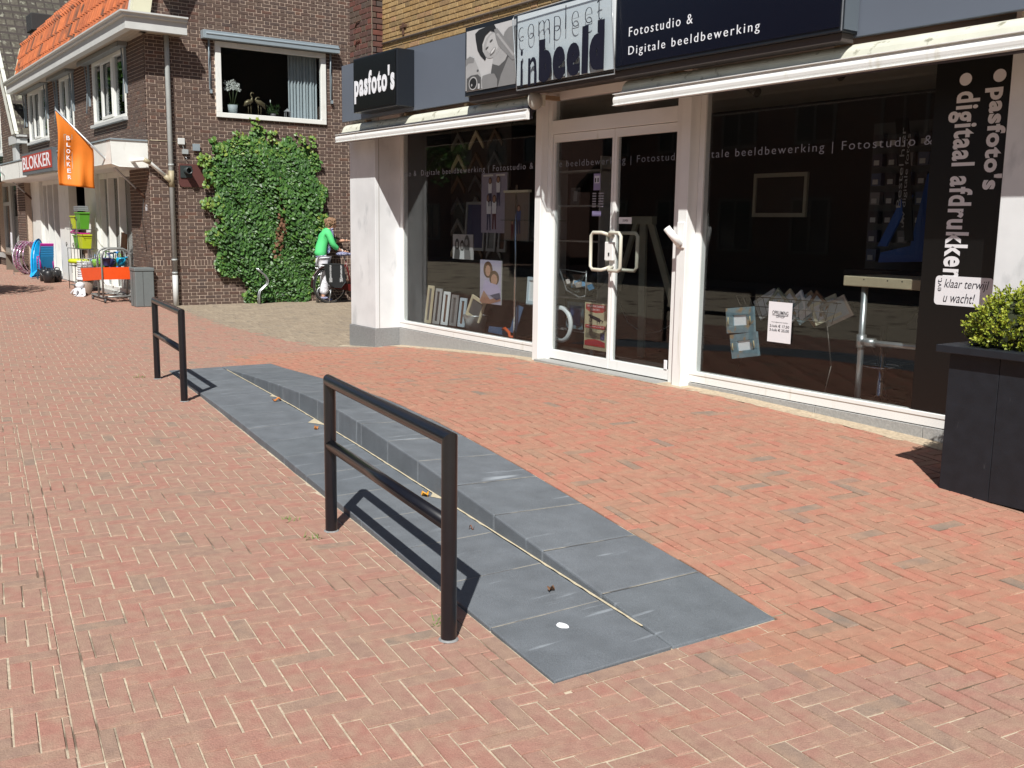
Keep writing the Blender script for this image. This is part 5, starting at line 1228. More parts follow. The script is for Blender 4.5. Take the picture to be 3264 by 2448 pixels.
t=MB(); t.box(-7.39,-7.275,YF-.045,YF-.0105,1.255,1.43); lk=t.build('lock_case',WHITE2,dl,bevel=.006)
MB().box(-7.335,-7.318,YF-.05,YF-.045,1.30,1.33).build('keyhole',DARK,dl)
# door stickers
prints('opening_hours_sign',dl,'y',-7.66,-7.47,1.66,2.07,YF+.008,[(pm('st_violet',(.23,.20,.36)),[(0.1,.62),(.62,.62),(.62,1),(.1,1)]),(pm('st_white',(.55,.55,.62)),[(.16,.78),(.56,.78),(.56,.95),(.16,.95)]),(VBLK,[(.2,.80),(.3,.80),(.3,.90),(.2,.90)]),(VBLK,[(.4,.80),(.5,.80),(.5,.90),(.4,.90)])]+[(pm('st_dim',(.26,.26,.30)),[(.05,.56-.06*i),(.35,.56-.06*i),(.35,.53-.06*i),(.05,.53-.06*i)]) for i in range(6)]+[(pm('st_dim',(.26,.26,.30)),[(.55,.56-.06*i),(.95,.56-.06*i),(.95,.53-.06*i),(.55,.53-.06*i)]) for i in range(6)]+[(pm('st_violet',(.23,.20,.36)),[(.1,.02),(.8,.02),(.8,.14),(.1,.14)])])
prints('push_sign',dr_,'y',-7.26,-7.08,1.60,1.66,YF+.008,[(VINW,RECT)]); text_mesh('DUWEN','lettering',INK,dr_,'y',-7.20,-7.13,1.62,1.64,YF+.006,extr=.0005)
MB().box(-6.56,-6.52,YF-.018,YF-.0105,.315,.40).build('floor_bolt',LETW,dr_,bevel=.004)
# flag holder on right column
t=MB(); t.box(-6.35,-6.262,YF-.125,YF-.111,1.40,1.62); fh=t.build('flag_holder',WHITE2,sh_,bevel=.006); MB().lathe((0,0,0),[(.018,-.02),(.032,-.02),(.032,.17),(.022,.17),(.022,.0),(.0,0)],14).build('socket',WHITE2,fh,off=(0,0,0))
o=fh.children[0]; o.matrix_local=Matrix.Translation(Vector((-6.31,YF-.135,1.44))-woff(fh))@Matrix.Rotation(.62,4,'X')@Matrix.Rotation(-.35,4,'Y')
# fascia & soffit
for a,b in ((-12.17,-9.0),(-8.995,-4.5),(-4.495,0.0)):
    MB().box(a,b,5.85,5.90,2.84,3.535).build('fascia_panel',FASC,sh_,bevel=.002)
MB().box(-12.15,0,5.90,6.36,2.93,2.96).build('soffit',pm('soffit_tan',(.36,.29,.20),.7),sh_)
MB().box(-12.15,0,5.90,6.2,3.50,3.54).build('fascia_top',pm('zinc',(.2,.21,.22)),sh_)
for x in (-11.6,-10.6,-9.3,-8.2,-6.2,-4.6,-3.3): MB().box(x,x+.05,5.88,6.28,2.79,2.83).build('awning_bracket',pm('bracket_tan',(.33,.24,.15),.7),sh_)
# window vinyl
def vin(txt,x0,x1,par,z0=2.15,z1=2.215,m=VINYL): return text_mesh(txt,'window_lettering',m,par,'y',x0,x1,z0-.018,z1,YF+.0165,extr=.0008,spacing=1.25,offset=-.008)
vin('dio &  Digitale beeldbewerking | Fotostudio &',-11.375,-8.64,wl)
vin('le beeldbewerking | Fotostudi',-8.235,-6.52,df,m=VINYL); 
vin('itale beeldbewerking | Fotostudio &',-6.155,-4.09,wr)
# right black strip with vertical writing
st2=MB().box(-4.095,-3.49,YF+.0125,YF+.0165,.345,2.80).build('black_strip',VBLK,wr)
text_mesh('digitaal afdrukken','strip_lettering',VINW,st2,'y',-3.985,-3.77,1.262,2.478,YF+.0115,rot=-90,offset=.03,extr=.0008,spacing=1.12)
text_mesh("pasfoto's",'strip_lettering',VINW,st2,'y',-3.742,-3.580,1.845,2.484,YF+.0115,rot=-90,offset=.042,extr=.0008,spacing=1.12)
for cx in (-3.882,-3.652): MB().flat([(cx+.043*math.cos(a),YF+.0105,2.555+.040*math.sin(a)) for a in [2*math.pi*i/24 for i in range(24)]]).build('dot',VINW,st2)
rr=[]
for cx,cz,a0 in ((1,0,-90),(1,1,0),(0,1,90),(0,0,180)):
    for k in range(5): a=math.radians(a0+22.5*k); rr.append(((.94 if cx else .06)+.06*math.cos(a),(.86 if cz else .14)+.14*math.sin(a)))
stk=MB().prism([(-3.982+.41*u,YF+.0095,1.085+.195*v) for u,v in rr],(0,.002,0)).build('sticker',VINW,st2)
text_mesh('klaar terwijl','sticker_lettering',INK,stk,'y',-3.915,-3.60,1.185,1.26,YF+.0085,shear=.25,extr=.0006); text_mesh('u wacht!','sticker_lettering',INK,stk,'y',-3.915,-3.69,1.105,1.17,YF+.0085,shear=.25,extr=.0006)
text_mesh('evt.','sticker_lettering',INK,stk,'y',-3.965,-3.935,1.175,1.265,YF+.0085,rot=90,extr=.0006)
# sale notice
t=thing('sale_notice','white paper sale notice OPRUIMING with prices taped inside the right window','notice',(-5.3,YF+.03,.69)); prints('sheet',t,'y',-5.415,-5.18,.685,1.005,YF+.012,[(VINW,RECT)],step=.0012)
for s_,a,b,c,d,of in (('OPRUIMING',-5.375,-5.215,.905,.935,.01),('OP=OP',-5.335,-5.25,.88,.898,.005),('mooi afgewerkt fotolijst',-5.38,-5.215,.838,.850,0),('2-luik € 17,50',-5.395,-5.20,.800,.826,.012),('3-luik € 25,00',-5.395,-5.20,.768,.794,.012)): text_mesh(s_,'lettering',INK,t,'y',a,b,c,d,YF+.0095,offset=of,extr=.0006)
MB().box(-5.375,-5.215,YF+.0095,YF+.0103,.898,.901).build('underline',INK,t)
# ---- sign boxes
pb=thing('light_box_sign',"small black box sign with white lettering pasfoto's on the grey fascia",'sign',(-10.8,5.84,2.85))
MB().box(-11.385,-10.30,5.625,5.848,2.876,3.50).build('case',NAVY2,pb,bevel=.006); MB().box(-11.36,-10.325,5.617,5.6235,2.90,3.478).build('face',VBLK,pb)
text_mesh("pasfoto's",'lettering',LETW,pb,'y',-11.335,-10.34,2.975,3.335,5.612,offset=.036,extr=.003,spacing=1.17)
ms=thing('main_sign','long navy box sign with photo panel, white shop logo panel and white lettering','sign',(-6.6,5.84,2.85))
MB().box(-8.985,-4.395,5.69,5.848,2.855,3.53).build('case',NAVY2,ms,bevel=.005)
MB().box(-6.64,-4.42,5.683,5.6885,2.885,3.52).build('face',NAVY,ms)
g1,g2,g3,g4,g5=[pm('ph%d'%i,(c,c,c*1.0),.35) for i,c in enumerate((.50,.36,.22,.09,.02))]
shp=[(g1,RECT),(g3,[(.72,.66),(.78,.84),(.86,.90),(.95,.91),(1,.88),(1,.40),(.86,.52)]),(g4,[(.50,.10),(.52,.26),(.55,.41),(.70,.34),(.86,.48),(1,.38),(1,0),(.36,0)]),(g3,[(.66,.0),(.72,.18),(.88,.47),(1,.38),(1,0)]),
 (g2,[(.56,.50),(.55,.38),(.68,.33),(.80,.40),(.86,.5),(.84,.62),(.7,.6)]),(g2,ell(.545,.685,.175,.215,-.45)),(pm('ph_hi',(.46,.46,.46),.35),ell(.56,.71,.13,.16,-.45)),
 (g5,[(.20,.84),(.19,.93),(.27,.98),(.42,1.0),(.58,1.0),(.62,.93),(.66,.84),(.64,.80),(.58,.88),(.50,.92),(.40,.86),(.34,.74),(.35,.62),(.42,.50),(.40,.46),(.30,.56),(.24,.66)]),
 (g3,[(.58,.92),(.64,.93),(1,.50),(1,.38),(.94,.38),(.66,.66),(.62,.76)]),(g2,[(.62,.84),(.66,.85),(.98,.46),(.96,.43)]),
 (g4,ell(.44,.655,.035,.014,.5)),(g4,ell(.525,.755,.035,.014,.5)),(g3,ell(.56,.585,.075,.03,.75)),(pm('ph_teeth',(.62,.62,.62),.35),ell(.565,.59,.06,.017,.75)),
 (g3,[(.36,.22),(.5,.235),(.60,.22),(.66,.12),(.66,0),(.30,0)]),(g2,[(0,.10),(0,.5),(.10,.56),(.20,.50),(.27,.36),(.33,.22),(.36,.02),(.0,.02)]),(g3,[(0,.42),(0,.54),(.09,.58),(.19,.53),(.17,.46),(.06,.47)]),(g4,ell(.26,.32,.022,.02,.3)),(g4,[(.03,.02),(.03,.22),(.12,.26),(.26,.26),(.33,.20),(.33,.02)]),(pm('ph_ring',(.42,.42,.42),.3),ell(.165,.125,.092,.11)),(g5,ell(.165,.125,.075,.09)),(g2,ell(.14,.10,.015,.02)),(g1,[(.27,.02),(.31,.02),(.31,.10),(.27,.11)])]
prints('portrait_photo',ms,'y',-8.955,-8.09,2.895,3.485,5.688,shp)
wp=MB().box(-8.05,-6.66,5.676,5.6885,2.87,3.50).build('white_panel',SIGNW,ms)
YP=lambda z:5.642
def adj(x,z,y0=5.62):
    for _ in range(6): zz=1.58+(z-1.58)*YP(zz if _ else z)/y0
    k=YP(zz)/y0; return x*k,zz,YP(zz)
PL,PR=-8.00,-6.60; TL_,TR_=-8.085,-6.67
t=MB(); t.prism([(PL,YP(2.82),2.82),(PR,YP(2.82),2.82),(TR_,YP(3.5),3.52),(TL_,YP(3.5),3.50)],(0,.006,0)); px_=t.build('plexiglass',PLEXI,ms); t=MB(); t.tube([(PL,YP(2.82),2.82),(TL_,YP(3.45),3.47),(TL_+.03,YP(3.47),3.50),(TR_,YP(3.47),3.52)],.005,5); t.tube([(TR_,YP(3.47),3.52),(PR,YP(2.82),2.82),(PL,YP(2.82),2.82)],.006,5);
def logo(ch,a,b,c,d,off):
    _,z0_,yy=adj(a,c); _,z1_,y1_=adj(b,d); k_=YP((z0_+z1_)/2)/5.62; x0_,x1_=a*k_,b*k_; o=text_mesh(ch,'logo_letter',INK,ms,'y',x0_,x1_,z0_,z1_,0,offset=off,extr=.004)
    wo=woff(ms)
    for v in o.data.vertices: v.co.y+=YP(v.co.z+wo.z)-.0075
t.build('plexi_edge',mat('plexi_edge',(.35,.38,.40),.2),ms)
for ch,(a,b,c,d) in zip('compleet',((-7.945,-7.87,3.245,3.370),(-7.80,-7.705,3.250,3.380),(-7.635,-7.47,3.255,3.385),(-7.405,-7.31,3.19,3.390),(-7.245,-7.238,3.262,3.46),(-7.155,-7.06,3.262,3.392),(-6.975,-6.88,3.265,3.395),(-6.815,-6.745,3.27,3.45))):
    logo(ch,a,b,c,d,-.032 if ch!='l' else 0)
logo('i',-7.905,-7.875,2.838,3.17,0); logo('n',-7.785,-7.66,2.838,3.085,0)
logo('b',-7.62,-7.43,2.848,3.22,.09); logo('e',-7.415,-7.235,2.85,3.13,.085); logo('e',-7.215,-7.03,2.855,3.135,.085)
logo('l',-7.005,-6.925,2.86,3.25,.03); logo('d',-6.905,-6.715,2.87,3.27,.09)
kk=(5.68/5.5)
def sx(v): return v*kk
def sz(v): return 1.58+(v-1.58)*kk
text_mesh('Fotostudio &','lettering',LETW,ms,'y',sx(-6.277),sx(-5.58),sz(3.055),sz(3.125),5.680,extr=.002,spacing=1.3,offset=-.006)
text_mesh('Digitale beeldbewerking','lettering',LETW,ms,'y',sx(-6.277),sx(-4.933),sz(2.895),sz(2.98),5.680,extr=.002,spacing=1.3,offset=-.006)
t=MB(); t.box(-4.394,-4.388,5.70,5.84,2.87,3.53); t.build('clear_end_cap',mat('cap_grey',(.10,.12,.14),.2),ms); MB().box(-4.405,-4.398,5.683,5.6895,2.86,3.52).build('trim_strip',STEEL,ms)
MB().box(-8.95,-4.42,5.72,5.84,2.80,2.853).build('sign_rail',pm('rail_brown',(.05,.04,.035),.7),ms)
# ---- awnings (rolled up)
def awning(x0,x1,zl,zr,lab):
    t=thing('awning',lab,'awning',((x0+x1)/2,5.75,2.6),0,'rolled up awnings over the shop windows')
    def along(f): return [ (x0,)+f(0),(x1,)+f(1)]
    dz=lambda u:zl+(zr-zl)*u
    # cassette: half-round hood
    n=9; pr_=[]
    for i in range(n): a=math.radians(8+ 82*i/(n-1)); pr_.append((5.92-.115*math.cos(a),2.715+.088*math.sin(a)))
    pr_=[(5.790,2.695),(5.790,2.703),(5.800,2.706)]+pr_+[(5.935,2.80),(5.935,2.695)]
    hood=MB(); vs=[]
    for x in (x0,x1):
        for y,z in pr_: vs.append((x,y,z))
    k=len(pr_); hood.add(vs,[(i,(i+1)%k,(i+1)%k+k,i+k) for i in range(k)]+[tuple(reversed(range(k))),tuple(range(k,2*k))])
    hood.build('cassette',mat('awning_hood',(.62,.62,.52),.5,var=.10,vscale=5,col2=(.30,.29,.22),thr=.6,cscale=14),t)
    # front bar with curved face and lips
    pr2=[(5.725,0.0),(5.700,.001),(5.700,.006),(5.714,.010),(5.707,.028),(5.704,.046),(5.707,.064),(5.716,.078),(5.726,.082),(5.726,.088),(5.700,.091),(5.700,.096),(5.735,.098),(5.75,.096),(5.75,.0)]
    bar=MB(); vs=[]
    for x,zz in ((x0+.0,zl),(x1-.0,zr)):
        for y,z in pr2: vs.append((x,y,zz+z))
    k=len(pr2); bar.add(vs,[(i,(i+1)%k,(i+1)%k+k,i+k) for i in range(k)]+[tuple(reversed(range(k))),tuple(range(k,2*k))])
    bar.build('front_bar',WHITE2,t)
    MB().box(x0+.02,x1-.02,5.752,5.80,min(zl,zr)+.01,2.688).build('light_stop',pm('awning_dark',(.04,.035,.045),.7),t)  # added dark strip that stops sun slipping between bar and cassette
    MB().tube([(x0+.03,5.815,2.665),(x1-.03,5.815,2.665)],.03,10).build('rolled_fabric',pm('awning_fabric',(.03,.03,.05),.8),t)
    MB().lathe((x1+.012,5.80,2.735),[(0,0),(.085,0),(.085,.012),(0,.012)],20,axis='x').build('end_plate',mat('plate_cream',(.50,.48,.42),.5),t)
    return t
awning(-12.075,-7.94,2.572,2.560,'narrower rolled up white awning over the left shop window')
awning(-6.69,-1.6,2.575,2.605,'rolled up white awning over the right window, passing out of view')
# ================================================================== window displays
def panel(name,lab,cat,x0,x1,z0,z1,y,shapes,frame=None,fm=None,group=None,th=.012):
    t=thing(name,lab,cat,((x0+x1)/2,y,z0),0,group); MB().box(x0,x1,y,y+th,z0,z1).build('board',fm or g2,t)
    if shapes: prints('print',t,'y',x0,x1,z0,z1,y-.001,shapes)
    return t
SKN=pm('print_skin',(.46,.26,.18),.5); SKN2=pm('print_skin2',(.36,.19,.13),.5); HRB=pm('print_hair',(.10,.05,.025),.5); LAV=pm('print_lavender',(.42,.40,.52),.5); LIL=pm('print_lilac',(.34,.31,.40),.5); JNS=pm('print_jeans',(.04,.04,.10),.5); DRD=pm('print_dark_red',(.12,.02,.03),.5)
def figure(cx,b,h,top,leg,hair):
    w=h*.13
    return [(leg,[(cx-w,b),(cx-w*.4,b),(cx,b+h*.45),(cx+w*.5,b),(cx+w,b),(cx+w*.9,b+h*.5),(cx-w*.9,b+h*.5)]),(top,[(cx-w,b+h*.45),(cx+w,b+h*.45),(cx+w*1.2,b+h*.8),(cx-w*1.2,b+h*.8)]),(hair,ell(cx,b+h*.88,w*1.0,h*.12)),(SKN,ell(cx,b+h*.87,w*.65,h*.085))]
t=panel('family_poster','tall lilac poster of a standing family hanging in the left window','poster',-9.92,-9.40,1.48,2.15,6.52,[(LIL,RECT)]+figure(.30,.04,.62,LETW,JNS,HRB)+figure(.52,.06,.58,LETW,DRD,HRB)+figure(.36,.45,.48,LETW,JNS,HRB)+figure(.68,.45,.50,LETW,JNS,HRB))
for a,b in ((-9.88,-9.68),(-9.62,-9.45)): MB().box(a,b,6.515,6.53,2.115,2.135).build('clip_bar',WHITE2,t)
panel('children_poster','cream edged poster of two children behind the glass shelf','poster',-9.30,-8.85,1.40,1.92,6.42,[(pm('print_brown',(.20,.16,.13)),RECT)]+figure(.6,.15,.6,pm('print_blue',(.07,.10,.25)),JNS,HRB)+figure(.35,.03,.40,DRD,DRD,HRB))
MB().box(-9.30,-8.83,6.40,6.44,1.92,1.945).build('shelf_edge',CREAM,bpy.data.objects['children_poster'])
panel('group_portrait','small black and white portrait of three people hanging at left','photograph',-10.38,-9.94,1.165,1.455,6.42,[(g1,RECT),(g5,ell(.22,.55,.11,.28)),(g2,ell(.22,.58,.06,.12)),(g5,ell(.48,.55,.10,.22)),(g2,ell(.48,.52,.07,.13)),(g4,ell(.72,.58,.14,.40)),(g2,ell(.70,.68,.07,.13)),(g4,[(.08,0),(.12,.38),(.36,.38),(.4,0)]),(SIGNW,[(.36,0),(.4,.34),(.58,.34),(.62,0)]),(g3,[(.6,0),(.6,.4),(.88,.36),(.92,0)])])
panel('couple_portrait','colour portrait of a woman leaning on a child, hanging low in the window','photograph',-9.78,-9.35,.68,1.175,6.42,[(LAV,RECT),(HRB,ell(.38,.78,.22,.19)),(SKN,ell(.38,.76,.12,.13)),(HRB,ell(.68,.60,.23,.17)),(SKN,ell(.68,.56,.15,.13)),(pm('print_shirt',(.45,.40,.60)),[(.10,.25),(.25,.55),(.55,.48),(.85,.45),(1,.3),(.95,.12),(.4,.2)]),(SKN2,[(.0,.05),(.2,.3),(.5,.1),(.95,.2),(1,.10),(.5,.0),(.1,.0)]),(JNS,[(.5,.2),(.95,.28),(1,.15),(.8,.1)])])
# glass shelves on a pole
t=thing('glass_shelf_stand','chrome pole with glass shelves of frames behind the left window','shelf',(-9.0,6.55,.22)); MB().tube([(-9.08,6.42,.22),(-9.08,6.42,2.0)],.014,10).build('pole',CHROME,t)
for z in (.36,.72,1.40,1.62):
    MB().box(-9.35 if z>1 else -9.0,-8.62,6.40,6.75,z,z+.008).build('glass_shelf',glass('shelf_glass',(.75,.85,.83),.12),t)
def pframe(lab,x0,x1,z0,z1,y,fm,inner,cat='picture frame',lean=.06,grp=None):
    t=thing('picture_frame',lab,cat,((x0+x1)/2,y,z0),0,grp); f=MB(); b=.035; d=.018
    def P(x,z): return (x,y+lean*(z-z0),z)
    for a,b_,c,e in ((x0,x1,z0,z0+b),(x0,x1,z1-b,z1),(x0,x0+b,z0+b,z1-b),(x1-b,x1,z0+b,z1-b)): f.prism([P(a,c),P(b_,c),P(b_,e),P(a,e)],(0,d,0))
    f.build('frame',fm,t); MB().add([(x0+b*.5,y+.012+lean*b*.5,z0+b*.5),(x1-b*.5,y+.012+lean*b*.5,z0+b*.5),(x1-b*.5,y+.012+lean*(z1-z0-b*.5),z1-b*.5),(x0+b*.5,y+.012+lean*(z1-z0-b*.5),z1-b*.5)],[(0,1,2,3)]).build('picture',inner,t); return t
PALEB=pm('pale_blue',(.45,.55,.62),.5)
pframe('pale blue frame with white mount on the lower glass shelf',-8.93,-8.68,.73,1.02,6.46,PALEB,SIGNW)
pframe('pale blue frame leaning on the window floor by the column',-8.85,-8.62,.36,.68,6.52,PALEB,LIL)
pframe('black framed portrait leaning on the upper glass shelf',-8.9,-8.66,1.41,1.60,6.48,g4,g2)
for k in range(5):
    pframe(['white','grey','white','dark','pale'][k]+' wooden frame, %s in the row standing at the left of the window'%['first','second','third','fourth','fifth'][k],-11.13+.15*k,-10.99+.15*k,.33,.80-.03*k,6.46+.03*k,(WOODP,g2,SIGNW,g3,PALEB)[k],(g4,g5,RUST,g4,RUST)[k],lean=.12,grp='frames standing in a row in the left window')
t=thing('zinc_bucket','zinc bucket with two small wooden frames in it, in the left window','bucket',(-10.03,6.52,.30)); MB().lathe((0,0,0),[(0,0),(.10,0),(.145,.20),(.15,.205),(.15,.215),(.138,.21),(.10,.02)],20).build('pail',STEEL,t,off=(0,0,0))
t=pframe('small pale wooden frame stuck slanting in the zinc bucket',-10.18,-9.88,.47,.72,6.47,WOODP,g4,lean=.2); t.rotation_euler=(0,.28,0)
t=thing('red_cable_coil','orange red strap lying at the foot of the left window','strap',(-9.3,6.5,.33)); MB().tube([(-9.42,6.5,.40),(-9.32,6.46,.42),(-9.24,6.46,.38),(-9.2,6.44,.34),(-9.16,6.48,.33)],.018,8).build('strap',pm('strap_red',(.55,.09,.02)),t)
t=thing('blue_display_board','narrow blue board leaning behind the red strap','board',(-9.45,6.55,.33)); f=MB(); f.prism([(-9.44,6.6,.36),(-9.32,6.6,.36),(-9.20,6.62,.66),(-9.32,6.62,.68)],(0,.01,0)); f.prism([(-9.8,6.55,.33),(-9.32,6.5,.33),(-9.3,6.5,.42),(-9.78,6.55,.40)],(0,.01,0)); f.build('board',pm('board_blue',(.07,.14,.26)),t)
# corner samples on the left wall
random.seed(4)
cs=thing('frame_sample_wall','dark wall of angled frame corner samples inside the left window','display',(-11.6,7.0,1.0))
MB().box(-11.45,-10.1,7.05,7.08,.9,2.9).build('back_board',DARK,cs)
for k in range(3):
    for j in range(6):
        X=-11.25+.42*k; Z=1.15+.27*j; f=MB(); m_=(WOODP,pm('sample_brown',(.12,.08,.05)),g4,pm('sample_grey',(.20,.19,.17)))[(k*5+j*3)%4]
        f.prism([(X-.16,7.02,Z),(X,7.02,Z+.17),(X+.16,7.02,Z),(X+.16,7.02,Z+.06),(X,7.02,Z+.23),(X-.16,7.02,Z+.06)],(0,.025,0)); f.build('corner_sample',m_,cs)
for k,(x0,x1,z1,m_) in enumerate(((-10.9,-10.45,1.85,JNS),(-10.4,-10.2,1.9,g4),(-10.15,-9.98,1.92,RUST))): pframe('tall %s frame leaning deep inside the left window'%['dark blue','grey','brown'][k],x0,x1,1.25,z1,6.9,g3,m_,grp='tall frames deep inside the window')
# door area: mirror/clock, basket, poster, easel, shelves
t=thing('standing_poster','red and cream street festival poster on a stand behind the glass door','poster',(-7.95,6.62,.22)); prints('print',t,'y',-8.10,-7.745,.32,.80,6.615,[(pm('po_cream',(.52,.46,.30)),RECT),(pm('po_red',(.42,.03,.03)),[(.05,.86),(.05,.97),(.95,.97),(.95,.86),(.8,.81),(.5,.79),(.2,.81)]),(INK,[(.15,.735),(.25,.75),(.7,.68),(.72,.62),(.68,.60),(.3,.67)]),(INK,[(.56,.62),(.59,.62),(.59,.54),(.57,.54)]),(INK,[(.66,.62),(.69,.62),(.68,.56),(.66,.56)]),(INK,[(.7,.66),(.85,.64),(.8,.59),(.78,.59),(.82,.63),(.7,.64)]),(INK,ell(.27,.635,.07,.045)),(pm('po_cream',(.52,.46,.30)),ell(.27,.635,.055,.035)),(pm('po_red',(.42,.03,.03)),[(.05,.46),(.95,.46),(.95,.53),(.05,.53)]),(pm('po_blue',(.05,.05,.14)),[(.74,.24),(.93,.24),(.93,.38),(.74,.38)]),(pm('po_red',(.42,.03,.03)),[(.04,.08),(.96,.08),(.96,.18),(.75,.215),(.5,.23),(.25,.215),(.04,.18)]),(pm('po_tan',(.40,.33,.22)),[(0,0),(1,0),(1,.07),(0,.07)])]+[(INK,[(.08,.435-.022*i),(.62-.05*(i%3),.435-.022*i),(.62-.05*(i%3),.427-.022*i),(.08,.427-.022*i)]) for i in range(9)])
MB().box(-8.10,-7.745,6.62,6.63,.32,.80).build('board',g3,t); MB().tube([(-8.02,6.66,.22),(-8.02,6.64,.6)],.02,8).build('stand',g3,t); MB().box(-8.1,-7.75,6.55,6.8,.218,.23).build('foot',g3,t)
text_mesh('KER-GA-DOOR ZUIDERZEE','print_text',LETW,t,'y',-8.05,-7.79,.758,.776,6.607,extr=.0005); text_mesh('13 JULI 2013','print_text',LETW,t,'y',-7.99,-7.86,.722,.742,6.607,extr=.0005); text_mesh('Aanvang 10.00 tot 17.00 uur','print_text',LETW,t,'y',-8.06,-7.78,.550,.567,6.607,extr=.0005)
t=thing('batch_basket','clear hanging scoop basket of small blue and white packs behind the door','basket',(-8.3,6.7,.9)); f=MB(); f.tube([(-8.55,6.62,1.12),(-8.42,6.62,.90),(-8.2,6.62,.84),(-8.1,6.62,.86)],.008,6); f.tube([(-8.1,6.62,.86),(-8.1,6.62,1.12)],.008,6); f.tube([(-8.55,6.62,1.12),(-8.1,6.62,1.10)],.004,5); f.build('rim',STEEL,t)
t2=MB(); t2.lathe((-8.3,6.75,.86),[(0,0),(.10,.0),(.22,.12),(.27,.22)],16); t2.build('bowl',glass('bowl_glass',(.8,.8,.8),.08),t)
random.seed(8)
for k in range(8):
    o=thing('film_pack','small %s film pack, %s from the left in the clear basket'%('blue' if k%2 else 'white and orange',['first','second','third','fourth','fifth','sixth','seventh','eighth'][k]),'pack',(-8.45+.05*k,6.68+ru(-.03,.03),.92+ru(0,.04)),ru(-1,1),'film packs in the clear basket'); MB().box(-.03,.03,-.02,.02,0,.05).build('box',(pm('pack_white',(.5,.45,.42)),pm('pack_blue',(.05,.22,.42)))[k%2],o,off=(0,0,0)); o.rotation_euler=(ru(-.5,.5),ru(-.5,.5),ru(-1,1))
t=thing('wooden_easel','tall grey green wooden tripod easel standing behind the right door leaf','easel',(-7.9,7.2,.2)); f=MB()
def leg_(a,b,w_,nm='leg'):
    a,b=Vector(a),Vector(b); f=MB(); f.prism([a+Vector((-w_/2,0,0)),a+Vector((w_/2,0,0)),b+Vector((w_/2,0,0)),b+Vector((-w_/2,0,0))],(0,.03,0)); f.build(nm,WOODG,t)
leg_((-7.88,7.2,.21),(-7.91,7.2,1.62),.09); leg_((-8.50,7.25,.5),(-8.02,7.2,1.62),.06); leg_((-7.30,7.25,.4),(-7.80,7.2,1.62),.09); MB().box(-8.07,-7.74,7.17,7.24,1.60,1.68).build('head',WOODG,t)
f=MB(); f.tube([(-8.35,7.3,.75),(-8.2,7.3,.55),(-8.0,7.3,.47),(-7.9,7.3,.46),(-7.7,7.3,.5),(-7.5,7.3,.6),(-7.37,7.3,.72)],.006,5); f.build('chain',STEEL,t)
t=thing('display_shelf','dim white display shelves with frames behind the left door leaf','shelf',(-8.7,7.0,.2))
for z in (.42,.78,1.4,1.78,2.15): MB().box(-9.2,-8.3,6.95,7.2,z,z+.015).build('shelf_board',g2,t)
for X in (-9.2,-8.32): MB().box(X,X+.02,6.95,7.2,.3,2.3).build('upright',g2,t)
pframe('dark framed picture with blue print on the shelf behind the door',-8.78,-8.5,.46,.75,6.9,BLUEW,pm('pb',(.05,.12,.3)))
pframe('small dark frame on the upper shelf behind the door',-8.75,-8.6,1.80,1.98,6.9,g4,g2)
t=thing('white_ring','white round photo ring standing at the foot of the door display','ring',(-8.95,6.75,.22)); MB().lathe((-8.62,6.7,.52),[(.16,-.01),(.20,-.01),(.20,.02),(.16,.02),(.16,-.01)],28,axis='y').build('ring',SIGNW,t)
# right window
def tilt_frame(cx,cz,w_,h_,lab):
    t=thing('picture_frame',lab,'picture frame',(cx,6.5,cz),0,'weathered blue frames hanging on strings'); t.rotation_euler=(0,-.13 if cz>.7 else -.20,0); a,b=w_/2,h_/2; i,j=a*.48,b*.40
    f=MB(); 
    for q in ((-a,a,-b,-j),(-a,a,j,b),(-a,-i,-j,j),(i,a,-j,j)): f.box(q[0],q[1],-.012,.012,q[2],q[3])
    f.build('frame',BLUEW,t,bevel=.003,off=(0,0,0)); MB().box(-i,i,.0,.004,-j,j).build('mount',LETW,t,off=(0,0,0)); prints('print',t,'y',-i,i,-j,j,-.002,[(g3,ell(.5,.62,.10,.22)),(g2,[(.35,.1),(.7,.1),(.7,.13),(.35,.13)])])
    for s_ in(-1,1): MB().tube([(s_*a*.78,-.02,-.03),(s_*a*.8,-.022,.0),(s_*a*.78,-.02,.03)],.005,5).build('string_knot',pm('rope',(.5,.42,.25),.8),t,off=(0,0,0))
tilt_frame(-5.875,.806,.31,.215,'weathered blue wooden frame, upper of the two hanging in the right window'); tilt_frame(-5.815,.597,.30,.205,'weathered blue wooden frame, lower of the two hanging in the right window')
t=thing('wire_basket_stand','wire basket on thin legs full of pale frames behind the sale notice','basket',(-5.5,6.8,.22)); f=MB()
for i in range(15):
    X=-6.05+.075*i; f.tube([(X,6.62,1.0),(-5.98+.065*i,6.66,.84)],.003,4)
for v in (0,.5,1): f.tube([(-6.05+.07*v,6.62+.03*v,1.0-.16*v),(-5.0-.07*v,6.62+.03*v,1.01-.16*v)],.0035,4); f.tube([(-6.05+.07*v,6.95,1.0-.16*v),(-5.0-.07*v,6.95,1.01-.16*v)],.0035,4)
for i in range(9): X=-6.0+.12*i; f.tube([(X,6.62,1.0),(X,6.95,1.0)],.003,4)
f.build('wire_mesh',pm('wire_dark',(.10,.09,.08),.5,metal=.5),t)
f=MB()
for a,b in (((-5.15,6.7,.85),(-5.08,6.7,.5)),((-5.08,6.7,.5),(-5.14,6.7,.22)),((-5.9,6.7,.85),(-6.1,6.7,.22)),((-4.85,6.95,.6),(-4.7,6.95,.22)),((-5.0,6.9,.85),(-4.85,6.95,.6))): f.tube([a,b],.006,5)
f.build('leg',pm('wire_dark',(.10,.09,.08)),t)
random.seed(13)
